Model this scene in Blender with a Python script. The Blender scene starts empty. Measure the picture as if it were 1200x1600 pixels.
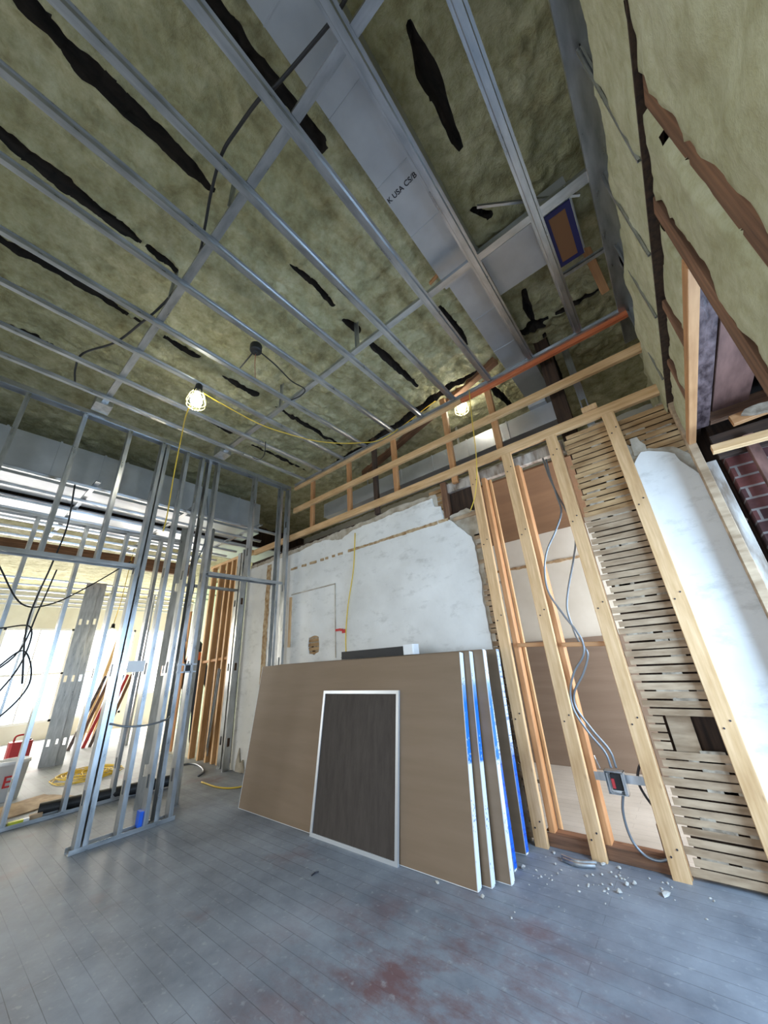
import bpy, bmesh, math, random
import numpy as np
from mathutils import Vector, Matrix, noise
random.seed(7)
SC = bpy.context.scene
COL = SC.collection

# ------------------------------------------------------------------ camera
F_PX = 546.68
def cam_axes(a, b, c):
    cy, sy, cp, sp, cr, sr = math.cos(a), math.sin(a), math.cos(b), math.sin(b), math.cos(c), math.sin(c)
    fwd = Vector((sy*cp, cy*cp, sp)); right = Vector((cy, -sy, 0)); up = right.cross(fwd)
    return cr*right + sr*up, -sr*right + cr*up, fwd
CR, CU, CF = cam_axes(-0.66471, 0.400582, -0.0674237)
cd = bpy.data.cameras.new('camera'); cam = bpy.data.objects.new('camera', cd); COL.objects.link(cam)
cd.sensor_fit = 'VERTICAL'; cd.sensor_height = 36.0; cd.lens = 36.0*F_PX/1600.0
cd.clip_start = 0.02; cd.clip_end = 200
m = Matrix((CR, CU, -CF)).transposed().to_4x4(); m.translation = Vector((0, 0, 1.19)); cam.matrix_world = m
SC.camera = cam

# ------------------------------------------------------------------ view, world
SC.view_settings.view_transform = 'Standard'; SC.view_settings.look = 'None'
SC.view_settings.exposure = 0.0; SC.view_settings.gamma = 1.0; SC.view_settings.use_curve_mapping = False
W = bpy.data.worlds.new('world'); SC.world = W; W.use_nodes = True
W.node_tree.nodes['Background'].inputs[0].default_value = (0.75, 0.88, 1.0, 1)
W.node_tree.nodes['Background'].inputs[1].default_value = 2.2

# ------------------------------------------------------------------ window light and added fill lamps
def area(name, loc, direction, sx, sy, power, col):
    l = bpy.data.lights.new(name, 'AREA'); l.shape = 'RECTANGLE'; l.size = sx; l.size_y = sy; l.energy = power; l.color = col
    o = bpy.data.objects.new(name, l); COL.objects.link(o); o.location = loc
    o.rotation_euler = Vector(direction).to_track_quat('-Z', 'Y').to_euler(); return o
bw = area('daylight_back_window', (-1.0, -2.44, 1.45), (-.05, 1, -0.42), 2.8, 1.6, 50, (0.82, 0.90, 1.0)); bw.data.spread = math.radians(125)
area('daylight_side_opening', (1.17, 1.95, 1.15), (-1, 0.0, -.10), 1.25, 1.4, 98, (0.48, 0.71, 1.0))
area('daylight_left_window', (-12.45, 2.2, 1.45), (1, -0.05, -0.05), 5.6, 2.0, 700, (1.0, 0.93, 0.84))
area('fill_left_space', (-8.0, -2.62, 1.6), (0.1, 1, -0.1), 3.0, 1.6, 100, (1.0, 0.97, 0.92))  # added lamp behind an unseen opening, brightens the left space
area('fill_next_room', (1.12, 4.1, 1.45), (-1, 0.02, -.1), 1.5, 1.5, 120, (0.97, 0.98, 1.0))  # added unseen fill to brighten the next room; no window stands there

# ------------------------------------------------------------------ materials
def mat(name, base=(.5,.5,.5), rough=.7, metal=0.0, build=None):
    M = bpy.data.materials.new(name); M.use_nodes = True
    N = M.node_tree.nodes; L = M.node_tree.links; B = N['Principled BSDF']
    B.inputs['Base Color'].default_value = (*base, 1); B.inputs['Roughness'].default_value = rough
    B.inputs['Metallic'].default_value = metal
    if build: build(N, L, B)
    return M
def coords(N, L, scale=(1,1,1), kind='Object'):
    tc = N.new('ShaderNodeTexCoord'); mp = N.new('ShaderNodeMapping'); mp.inputs['Scale'].default_value = scale
    L.new(tc.outputs[kind], mp.inputs[0]); return mp.outputs[0]
def wcoords(N, L, scale=(1,1,1)):
    g = N.new('ShaderNodeNewGeometry'); mp = N.new('ShaderNodeMapping'); mp.inputs['Scale'].default_value = scale
    L.new(g.outputs['Position'], mp.inputs[0]); return mp.outputs[0]
def noise_n(N, L, vec, scale, detail=4, rough=.55):
    n = N.new('ShaderNodeTexNoise'); n.inputs['Scale'].default_value = scale; n.inputs['Detail'].default_value = detail
    n.inputs['Roughness'].default_value = rough; L.new(vec, n.inputs['Vector']); return n.outputs['Fac']
def ramp(N, L, fac, stops):
    r = N.new('ShaderNodeValToRGB'); e = r.color_ramp.elements
    while len(e) < len(stops): e.new(.5)
    for k, (p, c) in enumerate(stops):
        e[k].position = p; e[k].color = (*c, 1) if len(c) == 3 else c
    L.new(fac, r.inputs[0]); return r.outputs[0]
def mix(N, L, fac, a, b, mode='MIX'):
    m = N.new('ShaderNodeMix'); m.data_type = 'RGBA'; m.blend_type = mode
    for sock, v in ((m.inputs[0], fac), (m.inputs[6], a), (m.inputs[7], b)):
        if isinstance(v, (float, int)): sock.default_value = v
        elif isinstance(v, tuple): sock.default_value = (*v, 1)
        else: L.new(v, sock)
    return m.outputs[2]
def bump(N, L, B, h, strength=.3, dist=.01):
    b = N.new('ShaderNodeBump'); b.inputs['Strength'].default_value = strength; b.inputs['Distance'].default_value = dist
    L.new(h, b.inputs['Height']); L.new(b.outputs[0], B.inputs['Normal'])
def two(c0, c1, scale, stretch=(1,1,1), lo=.35, hi=.65, bs=.2, bd=.004, kind='Object'):
    def f(N, L, B):
        v = coords(N, L, stretch, kind) if kind != 'World' else wcoords(N, L, stretch)
        n = noise_n(N, L, v, scale); L.new(ramp(N, L, n, [(lo, c0), (hi, c1)]), B.inputs['Base Color'])
        if bs: bump(N, L, B, n, bs, bd)
    return f
def foam_b(c0, c1, c2, bs=.6):
    def f(N, L, B):
        v = wcoords(N, L)
        n1 = noise_n(N, L, v, 7.0, 7, .65); n2 = noise_n(N, L, v, 26, 5, .65); n3 = noise_n(N, L, v, 1.3, 3, .5)
        c = ramp(N, L, n1, [(.28, c0), (.48, c1), (.7, c2)])
        d = ramp(N, L, n2, [(.3, (.78,.74,.62)), (.6, (1,1,1))])
        e = ramp(N, L, n3, [(.3, (.82,.82,.74)), (.65, (1,1,1))])
        L.new(mix(N, L, 1.0, mix(N, L, .8, c, d, 'MULTIPLY'), e, 'MULTIPLY'), B.inputs['Base Color'])
        a = N.new('ShaderNodeMath'); a.operation = 'ADD'; L.new(n1, a.inputs[0])
        s = N.new('ShaderNodeMath'); s.operation = 'MULTIPLY'; s.inputs[1].default_value = .5; L.new(n2, s.inputs[0]); L.new(s.outputs[0], a.inputs[1])
        bump(N, L, B, a.outputs[0], bs, .05)
    return f
MT = {}
MT['foam'] = mat('spray_foam', rough=.75, build=foam_b((.27,.245,.13), (.47,.45,.28), (.64,.62,.43)))
MT['foam_wall'] = mat('spray_foam_wall', rough=.75, build=foam_b((.36,.35,.22), (.47,.465,.32), (.54,.54,.40), .22))
MT['char'] = mat('charred_wood', rough=.95, build=two((.006,.005,.004), (.03,.022,.016), 14, (1,.3,1), bs=.6, bd=.02, kind='World'))
def galv(N, L, B):
    v = coords(N, L, (1,1,.25)); n = noise_n(N, L, v, 18, 4)
    L.new(ramp(N, L, n, [(.3, (.34,.36,.375)), (.7, (.60,.62,.64))]), B.inputs['Base Color'])
    r = N.new('ShaderNodeMapRange'); r.inputs[3].default_value = .20; r.inputs[4].default_value = .42; L.new(n, r.inputs[0]); L.new(r.outputs[0], B.inputs['Roughness'])
MT['galv'] = mat('galvanised_steel', rough=.35, metal=.85, build=galv)
def ductf(N, L, B):
    v = wcoords(N, L, (1,1,1)); n = noise_n(N, L, v, 3.0, 5)
    L.new(ramp(N, L, n, [(.3, (.42,.45,.49)), (.7, (.58,.61,.65))]), B.inputs['Base Color'])
    r = N.new('ShaderNodeMapRange'); r.inputs[3].default_value = .32; r.inputs[4].default_value = .5; L.new(n, r.inputs[0]); L.new(r.outputs[0], B.inputs['Roughness'])
MT['duct'] = mat('duct_sheet_metal', rough=.4, metal=.55, build=ductf)
def woodf(c0, c1, knots=True):
    def f(N, L, B):
        v = coords(N, L, (9, 9, .55)); n = noise_n(N, L, v, 5, 5, .6)
        c = ramp(N, L, n, [(.3, c0), (.7, c1)])
        v2 = coords(N, L, (3, 3, 1)); n2 = noise_n(N, L, v2, 3.0, 3)
        d = ramp(N, L, n2, [(.3, (.72,.66,.58)), (.55, (1,1,1))])
        c = mix(N, L, .7, c, d, 'MULTIPLY')
        if knots:
            vo = N.new('ShaderNodeTexVoronoi'); vo.inputs['Scale'].default_value = 2.6; L.new(coords(N, L, (3.2, 3.2, 1)), vo.inputs['Vector'])
            k = ramp(N, L, vo.outputs['Distance'], [(.035, (.30,.17,.08)), (.075, (1,1,1))])
            c = mix(N, L, .75, c, k, 'MULTIPLY')
        L.new(c, B.inputs['Base Color']); bump(N, L, B, n, .15, .002)
    return f
MT['pine'] = mat('new_pine', rough=.6, build=woodf((.56,.33,.14), (.77,.52,.29)))
MT['fir'] = mat('orange_fir', rough=.6, build=woodf((.42,.20,.08), (.58,.31,.14)))
MT['oldwood'] = mat('old_brown_timber', rough=.8, build=woodf((.09,.045,.025), (.26,.13,.07)))
MT['darkwood'] = mat('dark_timber', rough=.85, build=woodf((.02,.013,.01), (.08,.045,.028)))
MT['redpaint'] = mat('orange_marked_timber', rough=.6, build=woodf((.55,.12,.04), (.66,.22,.09), False))
MT['whitewood'] = mat('weathered_whitened_timber', rough=.85, build=two((.20,.15,.11), (.55,.52,.48), 6, (3,3,.7), kind='World'))
MT['lath'] = mat('wood_lath', rough=.85, build=two((.25,.165,.095), (.49,.36,.235), 7, (.6,1,2.5), kind='World', bs=.3))
MT['lathwarm'] = mat('warm_wood_lath', rough=.85, build=two((.26,.145,.06), (.52,.34,.17), 7, (.6,1,2.5), kind='World', bs=.3))
MT['mortar'] = mat('plaster_keys', rough=.95, build=two((.20,.155,.11), (.44,.37,.28), 20, kind='World', bs=.6, bd=.01))
def plasterf(N, L, B):
    v = wcoords(N, L); n = noise_n(N, L, v, 1.6, 6, .6); n2 = noise_n(N, L, wcoords(N, L, (1,1,2.2)), 5, 5, .7)
    c = ramp(N, L, n, [(.3, (.68,.67,.64)), (.6, (.82,.815,.79))])
    d = ramp(N, L, n2, [(.30, (.62,.61,.59)), (.45, (1,1,1))])
    L.new(mix(N, L, .5, c, d, 'MULTIPLY'), B.inputs['Base Color']); bump(N, L, B, n2, .08, .004)
MT['plaster'] = mat('white_plaster', rough=.6, build=plasterf)
MT['browncoat'] = mat('plaster_brown_coat', rough=.95, build=two((.33,.28,.21), (.56,.51,.43), 9, kind='World', bs=.6, bd=.01))
MT['scar'] = mat('wallpaper_glue_scar', rough=.9, build=two((.30,.17,.07), (.55,.42,.26), 16, kind='World', bs=.4))
def paper(c0, c1):
    def f(N, L, B):
        v = wcoords(N, L, (.3,1,3)); n = noise_n(N, L, v, 4, 4)
        L.new(ramp(N, L, n, [(.35, c0), (.65, c1)]), B.inputs['Base Color'])
    return f
MT['paper'] = mat('drywall_back_paper', rough=.6, build=paper((.205,.140,.085), (.230,.160,.102)))
MT['paper2'] = mat('drywall_brown_ceiling', rough=.7, build=paper((.15,.075,.035), (.19,.10,.048)))
MT['paper3'] = mat('drywall_brown_sheet', rough=.7, build=paper((.25,.19,.145), (.29,.225,.175)))
MT['gypsum'] = mat('gypsum_edge', (.75,.76,.76), .8)
def tapef(N, L, B):
    tc = N.new('ShaderNodeTexCoord'); sp = N.new('ShaderNodeSeparateXYZ'); L.new(tc.outputs['Generated'], sp.inputs[0])
    white = (.86,.90,.94); blue = (.02,.20,.80)
    c = ramp(N, L, sp.outputs[2], [(0, white), (.46, white), (.47, blue), (.74, blue), (.82, (.25,.42,.75)), (.86, white)])
    wv = N.new('ShaderNodeTexVoronoi'); wv.inputs['Scale'].default_value = 1.0
    mp = N.new('ShaderNodeMapping'); mp.inputs['Scale'].default_value = (60, 90, 45); L.new(tc.outputs['Object'], mp.inputs[0]); L.new(mp.outputs[0], wv.inputs['Vector'])
    k = ramp(N, L, wv.outputs['Distance'], [(.26, (1,1,1)), (.30, (0,0,0))])
    zone = noise_n(N, L, coords(N, L, (1,1,1)), 6, 2)
    zk = ramp(N, L, zone, [(.50, (0,0,0)), (.53, (1,1,1))])
    kk = mix(N, L, 1.0, k, zk, 'MULTIPLY')
    ink = ramp(N, L, sp.outputs[2], [(.6, (.03,.12,.45)), (.8, (.02,.02,.04))])
    ink2 = mix(N, L, ramp(N, L, sp.outputs[2], [(.46, (0,0,0)), (.47, (1,1,1)), (.74, (1,1,1)), (.75, (0,0,0))]), ink, (.6,.7,.85))
    L.new(mix(N, L, kk, c, ink2), B.inputs['Base Color'])
MT['tape'] = mat('blue_white_end_tape', rough=.35, build=tapef)
def tape2f(N, L, B):
    tc = N.new('ShaderNodeTexCoord'); sp = N.new('ShaderNodeSeparateXYZ'); L.new(tc.outputs['Generated'], sp.inputs[0])
    n = noise_n(N, L, coords(N, L, (2,2,14)), 6, 2); 
    c = ramp(N, L, sp.outputs[2], [(0, (.01,.15,.80)), (.38, (.01,.15,.80)), (.42, (.10,.25,.70)), (.5, (.78,.84,.9)), (.8, (.8,.86,.92))])
    p = ramp(N, L, n, [(.56, (1,1,1)), (.58, (.15,.25,.5))])
    L.new(mix(N, L, .7, c, p, 'MULTIPLY'), B.inputs['Base Color'])
MT['tape2'] = mat('blue_end_tape', rough=.35, build=tape2f)
MT['alu'] = mat('aluminium_frame', (.62,.64,.66), .35, .6)
def panelf(N, L, B):
    v = wcoords(N, L, (3,1,.6)); n = noise_n(N, L, v, 7, 6, .7)
    c = ramp(N, L, n, [(.35, (.036,.027,.021)), (.65, (.056,.044,.036))])
    s = noise_n(N, L, wcoords(N, L, (6,1,2.2)), 3.2, 8, .75); k = ramp(N, L, s, [(.715, (0,0,0)), (.74, (1,1,1))])
    L.new(mix(N, L, k, c, (.20,.17,.15)), B.inputs['Base Color'])
MT['panel'] = mat('dark_scuffed_panel', rough=.7, build=panelf)
def floorf(c0, c1, stain, gapw=.012):
    def f(N, L, B):
        v = wcoords(N, L)
        br = N.new('ShaderNodeTexBrick'); br.inputs['Scale'].default_value = 1; br.inputs['Brick Width'].default_value = 1.9; br.inputs['Row Height'].default_value = .083
        br.inputs['Mortar Size'].default_value = .0016; br.inputs['Mortar Smooth'].default_value = .3; br.offset = .37
        br.inputs['Color1'].default_value = (.90,.90,.90,1); br.inputs['Color2'].default_value = (1.0,1.0,1.0,1); br.inputs['Mortar'].default_value = (.34,.34,.34,1)
        L.new(v, br.inputs['Vector'])
        n = noise_n(N, L, v, 2.2, 7, .65); n2 = noise_n(N, L, v, .9, 5, .6); n3 = noise_n(N, L, wcoords(N, L, (1,1.7,1)), 3.2, 8, .72); n4 = noise_n(N, L, v, 30, 3)
        c = ramp(N, L, n, [(.3, c0), (.65, c1)])
        if stain:
            sx = N.new('ShaderNodeVectorMath'); sx.operation = 'DISTANCE'; sx.inputs[1].default_value = (-1.15, 1.5, 0)
            L.new(v, sx.inputs[0])
            rr = ramp(N, L, sx.outputs['Value'], [(.25, (.8,.8,.8)), (1.25, (0,0,0))])
            st = ramp(N, L, n3, [(.43, (0,0,0)), (.62, (1,1,1))])
            a = mix(N, L, 1.0, st, rr, 'MULTIPLY')
            st2 = ramp(N, L, noise_n(N, L, v, 1.7, 6, .6), [(.60, (0,0,0)), (.72, (.5,.5,.5))])
            c = mix(N, L, mix(N, L, 1.0, a, st2, 'ADD'), c, stain)
        gm = ramp(N, L, n2, [(.36, (.2,.2,.2)), (.60, (1,1,1))])
        c = mix(N, L, gm, c, mix(N, L, 1.0, c, br.outputs['Color'], 'MULTIPLY'))
        dust = ramp(N, L, n4, [(.60, (0,0,0)), (.80, (.6,.6,.6))])
        c = mix(N, L, dust, c, (.42,.43,.43))
        L.new(c, B.inputs['Base Color'])
        r = N.new('ShaderNodeMapRange'); r.inputs[3].default_value = .42; r.inputs[4].default_value = .75; L.new(n, r.inputs[0]); L.new(r.outputs[0], B.inputs['Roughness'])
        bump(N, L, B, br.outputs['Fac'], -.25, .003)
    return f
MT['floor'] = mat('dusty_painted_floorboards', rough=.6, build=floorf((.14,.157,.187), (.305,.33,.365), (.17,.07,.065)))
MT['floor2'] = mat('next_room_floorboards', rough=.6, build=floorf((.50,.47,.42), (.62,.59,.54), None))
def brickf(N, L, B):
    v = wcoords(N, L, (1,1,1)); rot = N.new('ShaderNodeMapping'); rot.inputs['Rotation'].default_value = (math.pi/2, 0, 0); L.new(v, rot.inputs[0])
    br = N.new('ShaderNodeTexBrick'); br.inputs['Scale'].default_value = 1; br.inputs['Brick Width'].default_value = .21; br.inputs['Row Height'].default_value = .072
    br.inputs['Mortar Size'].default_value = .007; br.inputs['Mortar Smooth'].default_value = .3
    br.inputs['Color1'].default_value = (.20,.06,.05,1); br.inputs['Color2'].default_value = (.07,.03,.03,1); br.inputs['Mortar'].default_value = (.32,.28,.26,1)
    L.new(rot.outputs[0], br.inputs['Vector']); n = noise_n(N, L, v, 12, 5)
    L.new(mix(N, L, .8, br.outputs['Color'], ramp(N, L, n, [(.3, (.4,.4,.4)), (.65, (1.0,1.0,1.0))]), 'MULTIPLY'), B.inputs['Base Color'])
    bump(N, L, B, br.outputs['Fac'], -.6, .01)
MT['brick'] = mat('sooty_brick', rough=.9, build=brickf)
MT['redboard'] = mat('rough_red_boards', rough=.7, build=two((.09,.040,.030), (.22,.11,.085), 6, (2,.4,1), kind='World', bs=.5, bd=.01))
MT['purple'] = mat('tarry_purple_board', rough=.4, build=two((.035,.022,.025), (.17,.12,.12), 14, (2,.8,1), kind='World', bs=.7, bd=.01))
MT['black'] = mat('black_plastic', (.010,.011,.013), .55)
MT['conduit'] = mat('dark_flexible_conduit', (.022,.022,.025), .5, .2)
MT['mc'] = mat('armoured_cable_steel', (.20,.22,.24), .4, .6)
MT['yellow'] = mat('yellow_cord', (.72,.50,.05), .6)
MT['yellowgrn'] = mat('yellow_level_plastic', (.62,.66,.05), .5)
MT['cage'] = mat('pale_yellow_cage', (.85,.84,.40), .5)
MT['copper'] = mat('rust_red_wire', (.30,.09,.04), .6)
MT['bluetape'] = mat('blue_masking_tape', (.012,.014,.11), .5)
MT['kraft'] = mat('cardboard', (.23,.11,.05), .7)
MT['white'] = mat('white_plastic', (.82,.84,.86), .5)
MT['blueplastic'] = mat('blue_plastic', (.01,.12,.72), .4)
MT['red'] = mat('red_plastic', (.45,.03,.035), .5)
MT['redtxt'] = mat('red_print', (.55,.03,.03), .6)
MT['ink'] = mat('black_print', (.02,.02,.03), .6)
MT['rubble'] = mat('plaster_rubble', rough=.95, build=two((.36,.33,.28), (.66,.65,.62), 25, bs=.5))
MT['cloth'] = mat('dark_navy_clothing', (.02,.025,.035), .9)
MT['orange'] = mat('orange_hood', (.70,.13,.03), .8)
MT['hair'] = mat('black_hair', (.01,.009,.008), .6)
MT['skin'] = mat('skin', (.42,.24,.16), .5)
MT['shoe'] = mat('grey_shoe', (.12,.13,.15), .6)
MT['cream'] = mat('cream_wall_paint', rough=.8, build=two((.70,.68,.60), (.80,.79,.72), 2, kind='World', bs=.05))
MT['palegreen'] = mat('pale_green_wall', (.62,.80,.55), .8)
MT['ply'] = mat('orange_plywood', rough=.7, build=woodf((.36,.16,.06), (.52,.27,.12), False))
E_ = bpy.data.materials.new('lamp_glow'); E_.use_nodes = True
_b = E_.node_tree.nodes['Principled BSDF']; _b.inputs['Emission Color'].default_value = (1,.95,.80,1); _b.inputs['Emission Strength'].default_value = 60
MT['bulb'] = E_
MT['glass'] = mat('window_glass', (1,1,1), .02); MT['glass'].node_tree.nodes['Principled BSDF'].inputs['Transmission Weight'].default_value = 1

# ------------------------------------------------------------------ helpers
def finish(name, verts, faces, material, parent=None, label=None, cat=None, group=None, kind=None, smooth=False, mats=None, mi=None):
    V = np.array(verts, dtype=float)
    base = Vector(((V[:,0].min()+V[:,0].max())/2, (V[:,1].min()+V[:,1].max())/2, V[:,2].min()))
    me = bpy.data.meshes.new(name); me.from_pydata([tuple(v) for v in (V-np.array(base))], [], faces)
    for mm in (mats or [material]): me.materials.append(MT[mm])
    if mi is not None: me.polygons.foreach_set('material_index', mi)
    if smooth: me.polygons.foreach_set('use_smooth', [True]*len(me.polygons))
    me.update()
    o = bpy.data.objects.new(name, me); COL.objects.link(o)
    if parent is not None:
        pm = parent['_m'] if False else PM.get(parent.name, Matrix())
        o.parent = parent; o.matrix_local = pm.inverted() @ Matrix.Translation(base)
        PM[o.name] = Matrix.Translation(base)
    else:
        o.location = base; PM[o.name] = Matrix.Translation(base)
    tag(o, label, cat, group, kind); return o
PM = {}
def tag(o, label=None, cat=None, group=None, kind=None):
    if label: o['label'] = label
    if cat: o['category'] = cat
    if group: o['group'] = group
    if kind: o['kind'] = kind
    return o
def thing(name, loc, label, cat, group=None, kind=None):
    o = bpy.data.objects.new(name, None); o.empty_display_size = .1; COL.objects.link(o); o.location = loc
    PM[o.name] = Matrix.Translation(Vector(loc)); return tag(o, label, cat, group, kind)
class MB:
    def __init__(s): s.v = []; s.f = []; s.mi = []
    def add(s, vs, fs, mi=0):
        b = len(s.v); s.v += [tuple(v) for v in vs]; s.f += [tuple(b+i for i in f) for f in fs]; s.mi += [mi]*len(fs); return s
    def box(s, x0, x1, y0, y1, z0, z1, mi=0, M=None, bev=0.0):
        if bev:
            b = bev; vs = []; 
            pts = [(x0+b,y0),(x1-b,y0),(x1,y0+b),(x1,y1-b),(x1-b,y1),(x0+b,y1),(x0,y1-b),(x0,y0+b)]
            n = 8; vs = [(x,y,z0) for x,y in pts]+[(x,y,z1) for x,y in pts]
            fs = [tuple(range(n))[::-1], tuple(range(n,2*n))]+[(i,(i+1)%n,n+(i+1)%n,n+i) for i in range(n)]
        else:
            vs = [(x,y,z) for z in (z0,z1) for y in (y0,y1) for x in (x0,x1)]
            fs = [(0,2,3,1),(4,5,7,6),(0,1,5,4),(2,6,7,3),(0,4,6,2),(1,3,7,5)]
        if M is not None: vs = [M @ Vector(v) for v in vs]
        return s.add(vs, fs, mi)
    def prism(s, poly, h0, h1, M=None, mi=0, axis='z'):
        n = len(poly)
        if axis == 'z': vs = [(x,y,h0) for x,y in poly]+[(x,y,h1) for x,y in poly]
        elif axis == 'y': vs = [(x,h0,y) for x,y in poly]+[(x,h1,y) for x,y in poly]
        else: vs = [(h0,x,y) for x,y in poly]+[(h1,x,y) for x,y in poly]
        if M is not None: vs = [M @ Vector(v) for v in vs]
        fs = [tuple(range(n))[::-1], tuple(range(n,2*n))]+[(i,(i+1)%n,n+(i+1)%n,n+i) for i in range(n)]
        return s.add(vs, fs, mi)
    def tube(s, pts, r, n=8, mi=0, closed=False):
        pts = [Vector(p) for p in pts]; N_ = len(pts); up = Vector((.3,.2,.93)); rings = []
        for i, p in enumerate(pts):
            a = pts[i-1] if (i or closed) else p; b = pts[(i+1) % N_] if (i < N_-1 or closed) else p
            t = (b-a).normalized()
            x = t.cross(up)
            if x.length < .05: x = t.cross(Vector((1,0,0)))
            x.normalize(); y = t.cross(x).normalized(); rr = r[i] if isinstance(r, (list, tuple)) else r
            rings.append([p + rr*(math.cos(k*2*math.pi/n)*x + math.sin(k*2*math.pi/n)*y) for k in range(n)])
        vs = [v for rg in rings for v in rg]; fs = []
        for i in range(N_ if closed else N_-1):
            j = (i+1) % N_
            for k in range(n): fs.append((i*n+k, i*n+(k+1)%n, j*n+(k+1)%n, j*n+k))
        if not closed: fs += [tuple(range(n))[::-1], tuple((N_-1)*n+k for k in range(n))]
        return s.add(vs, fs, mi)
    def lathe(s, prof, c, n=20, mi=0, M=None):
        vs = []; fs = []
        for r, z in prof: vs += [Vector((c[0]+r*math.cos(k*2*math.pi/n), c[1]+r*math.sin(k*2*math.pi/n), c[2]+z)) for k in range(n)]
        if M is not None: vs = [M @ v for v in vs]
        for i in range(len(prof)-1):
            for k in range(n): fs.append((i*n+k, i*n+(k+1)%n, (i+1)*n+(k+1)%n, (i+1)*n+k))
        return s.add(vs, fs, mi)
    def build(s, name, material, parent=None, **k):
        mats = k.pop('mats', None)
        return finish(name, s.v, s.f, material, parent, mats=mats, mi=s.mi if mats else None, **k)
def frame(p0, p1, side):
    p0, p1 = Vector(p0), Vector(p1); z = (p1-p0).normalized(); x = Vector(side); x = (x - x.dot(z)*z).normalized(); y = z.cross(x)
    M = Matrix((x, y, z)).transposed().to_4x4(); M.translation = p0; return M, (p1-p0).length
def local_obj(name, mb, material, M, parent=None, label=None, cat=None, group=None, kind=None, mats=None, smooth=False):
    """mesh kept in its own local frame M (grain runs along local z)"""
    me = bpy.data.meshes.new(name); me.from_pydata([tuple(v) for v in mb.v], [], mb.f)
    for mm in (mats or [material]): me.materials.append(MT[mm])
    if mats: me.polygons.foreach_set('material_index', mb.mi)
    if smooth: me.polygons.foreach_set('use_smooth', [True]*len(me.polygons))
    me.update(); o = bpy.data.objects.new(name, me); COL.objects.link(o)
    if parent is not None:
        o.parent = parent; o.matrix_local = PM.get(parent.name, Matrix()).inverted() @ M
    else: o.matrix_world = M
    PM[o.name] = M.copy(); return tag(o, label, cat, group, kind)
def lumber(name, p0, p1, w, d, side, material='pine', **k):
    M, L_ = frame(p0, p1, side); mb = MB(); mb.box(-w/2, w/2, -d/2, d/2, 0, L_, bev=.003)
    nails = MB()
    o = local_obj(name, mb, material, M, **k); return o
def c_profile(w, d, t=.0016, lip=.008):
    return [(-w/2,0),(w/2,0),(w/2,d),(w/2-lip,d),(w/2-lip,d-t),(w/2-t,d-t),(w/2-t,t),(-w/2+t,t),(-w/2+t,d-t),(-w/2+lip,d-t),(-w/2+lip,d),(-w/2,d)]
def c_stud(name, p0, p1, side, w=.092, d=.035, holes=True, **k):
    M, L_ = frame(p0, p1, side); mb = MB(); t = .0016; lip = .008
    full = c_profile(w, d)
    hs = [.32+.92*i for i in range(int(L_/.92)+1) if .32+.92*i+.06 < L_-.1] if holes else []
    z = 0
    for h in hs:
        mb.prism(full, z, h-.05, mi=0)
        left = [(-w/2,0),(-.019,0),(-.019,t),(-w/2+t,t),(-w/2+t,d-t),(-w/2+lip,d-t),(-w/2+lip,d),(-w/2,d)]
        right = [(.019,0),(w/2,0),(w/2,d),(w/2-lip,d),(w/2-lip,d-t),(w/2-t,d-t),(w/2-t,t),(.019,t)]
        mb.prism(left, h-.05, h+.05); mb.prism(right, h-.05, h+.05); z = h+.05
    mb.prism(full, z, L_)
    return local_obj(name, mb, 'galv', M, **k)
def u_track(name, p0, p1, side, w=.095, d=.032, **k):
    M, L_ = frame(p0, p1, side); t = .0016; mb = MB()
    mb.prism([(-w/2,0),(w/2,0),(w/2,d),(w/2-t,d),(w/2-t,t),(-w/2+t,t),(-w/2+t,d),(-w/2,d)], 0, L_)
    return local_obj(name, mb, 'galv', M, **k)
def hat(name, p0, p1, side, **k):
    """hat channel: crown facing down (local +y must point up)"""
    M, L_ = frame(p0, p1, side); t = .0014; mb = MB()
    out = [(-.035,.022),(-.021,.022),(-.016,0),(.016,0),(.021,.022),(.035,.022),(.035,.022+t),(.020,.022+t),(.015,t),(-.015,t),(-.020,.022+t),(-.035,.022+t)]
    mb.prism(out, 0, L_)
    return local_obj(name, mb, 'galv', M, **k)
def catmull(pts, n=8):
    P = [Vector(p) for p in pts]; P = [2*P[0]-P[1]]+P+[2*P[-1]-P[-2]]; out = []
    for i in range(1, len(P)-2):
        for j in range(n):
            t = j/n; a, b, c, d = P[i-1], P[i], P[i+1], P[i+2]
            out.append(.5*((2*b)+(c-a)*t+(2*a-5*b+4*c-d)*t*t+(3*b-a-3*c+d)*t**3))
    out.append(P[-2]); return out
def ragged(poly, amp=.012, step=.03, keep=()):
    out = []; n = len(poly)
    for i in range(n):
        a, b = Vector(poly[i]), Vector(poly[(i+1)%n]); L_ = (b-a).length
        if i in keep: out.append(tuple(a)); continue
        k = max(1, int(L_/step)); nr = Vector((-(b-a).y, (b-a).x)).normalized()
        for j in range(k):
            p = a.lerp(b, j/k); 
            if j: p += nr*amp*(noise.noise(Vector((p.x*9, p.y*9, 3.3)))*1.2+random.uniform(-.5,.5))
            out.append((p.x, p.y))
    return out
def ray(px, py):
    return CF*F_PX + CR*(px-600) + CU*(800-py)
def on(px, py, ax, val):
    d = ray(px, py); c = Vector((0,0,1.19)); return c + d*((val-c[ax])/d[ax])
ORD = ['first','second','third','fourth','fifth','sixth','seventh','eighth','ninth','tenth','eleventh','twelfth']

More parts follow.
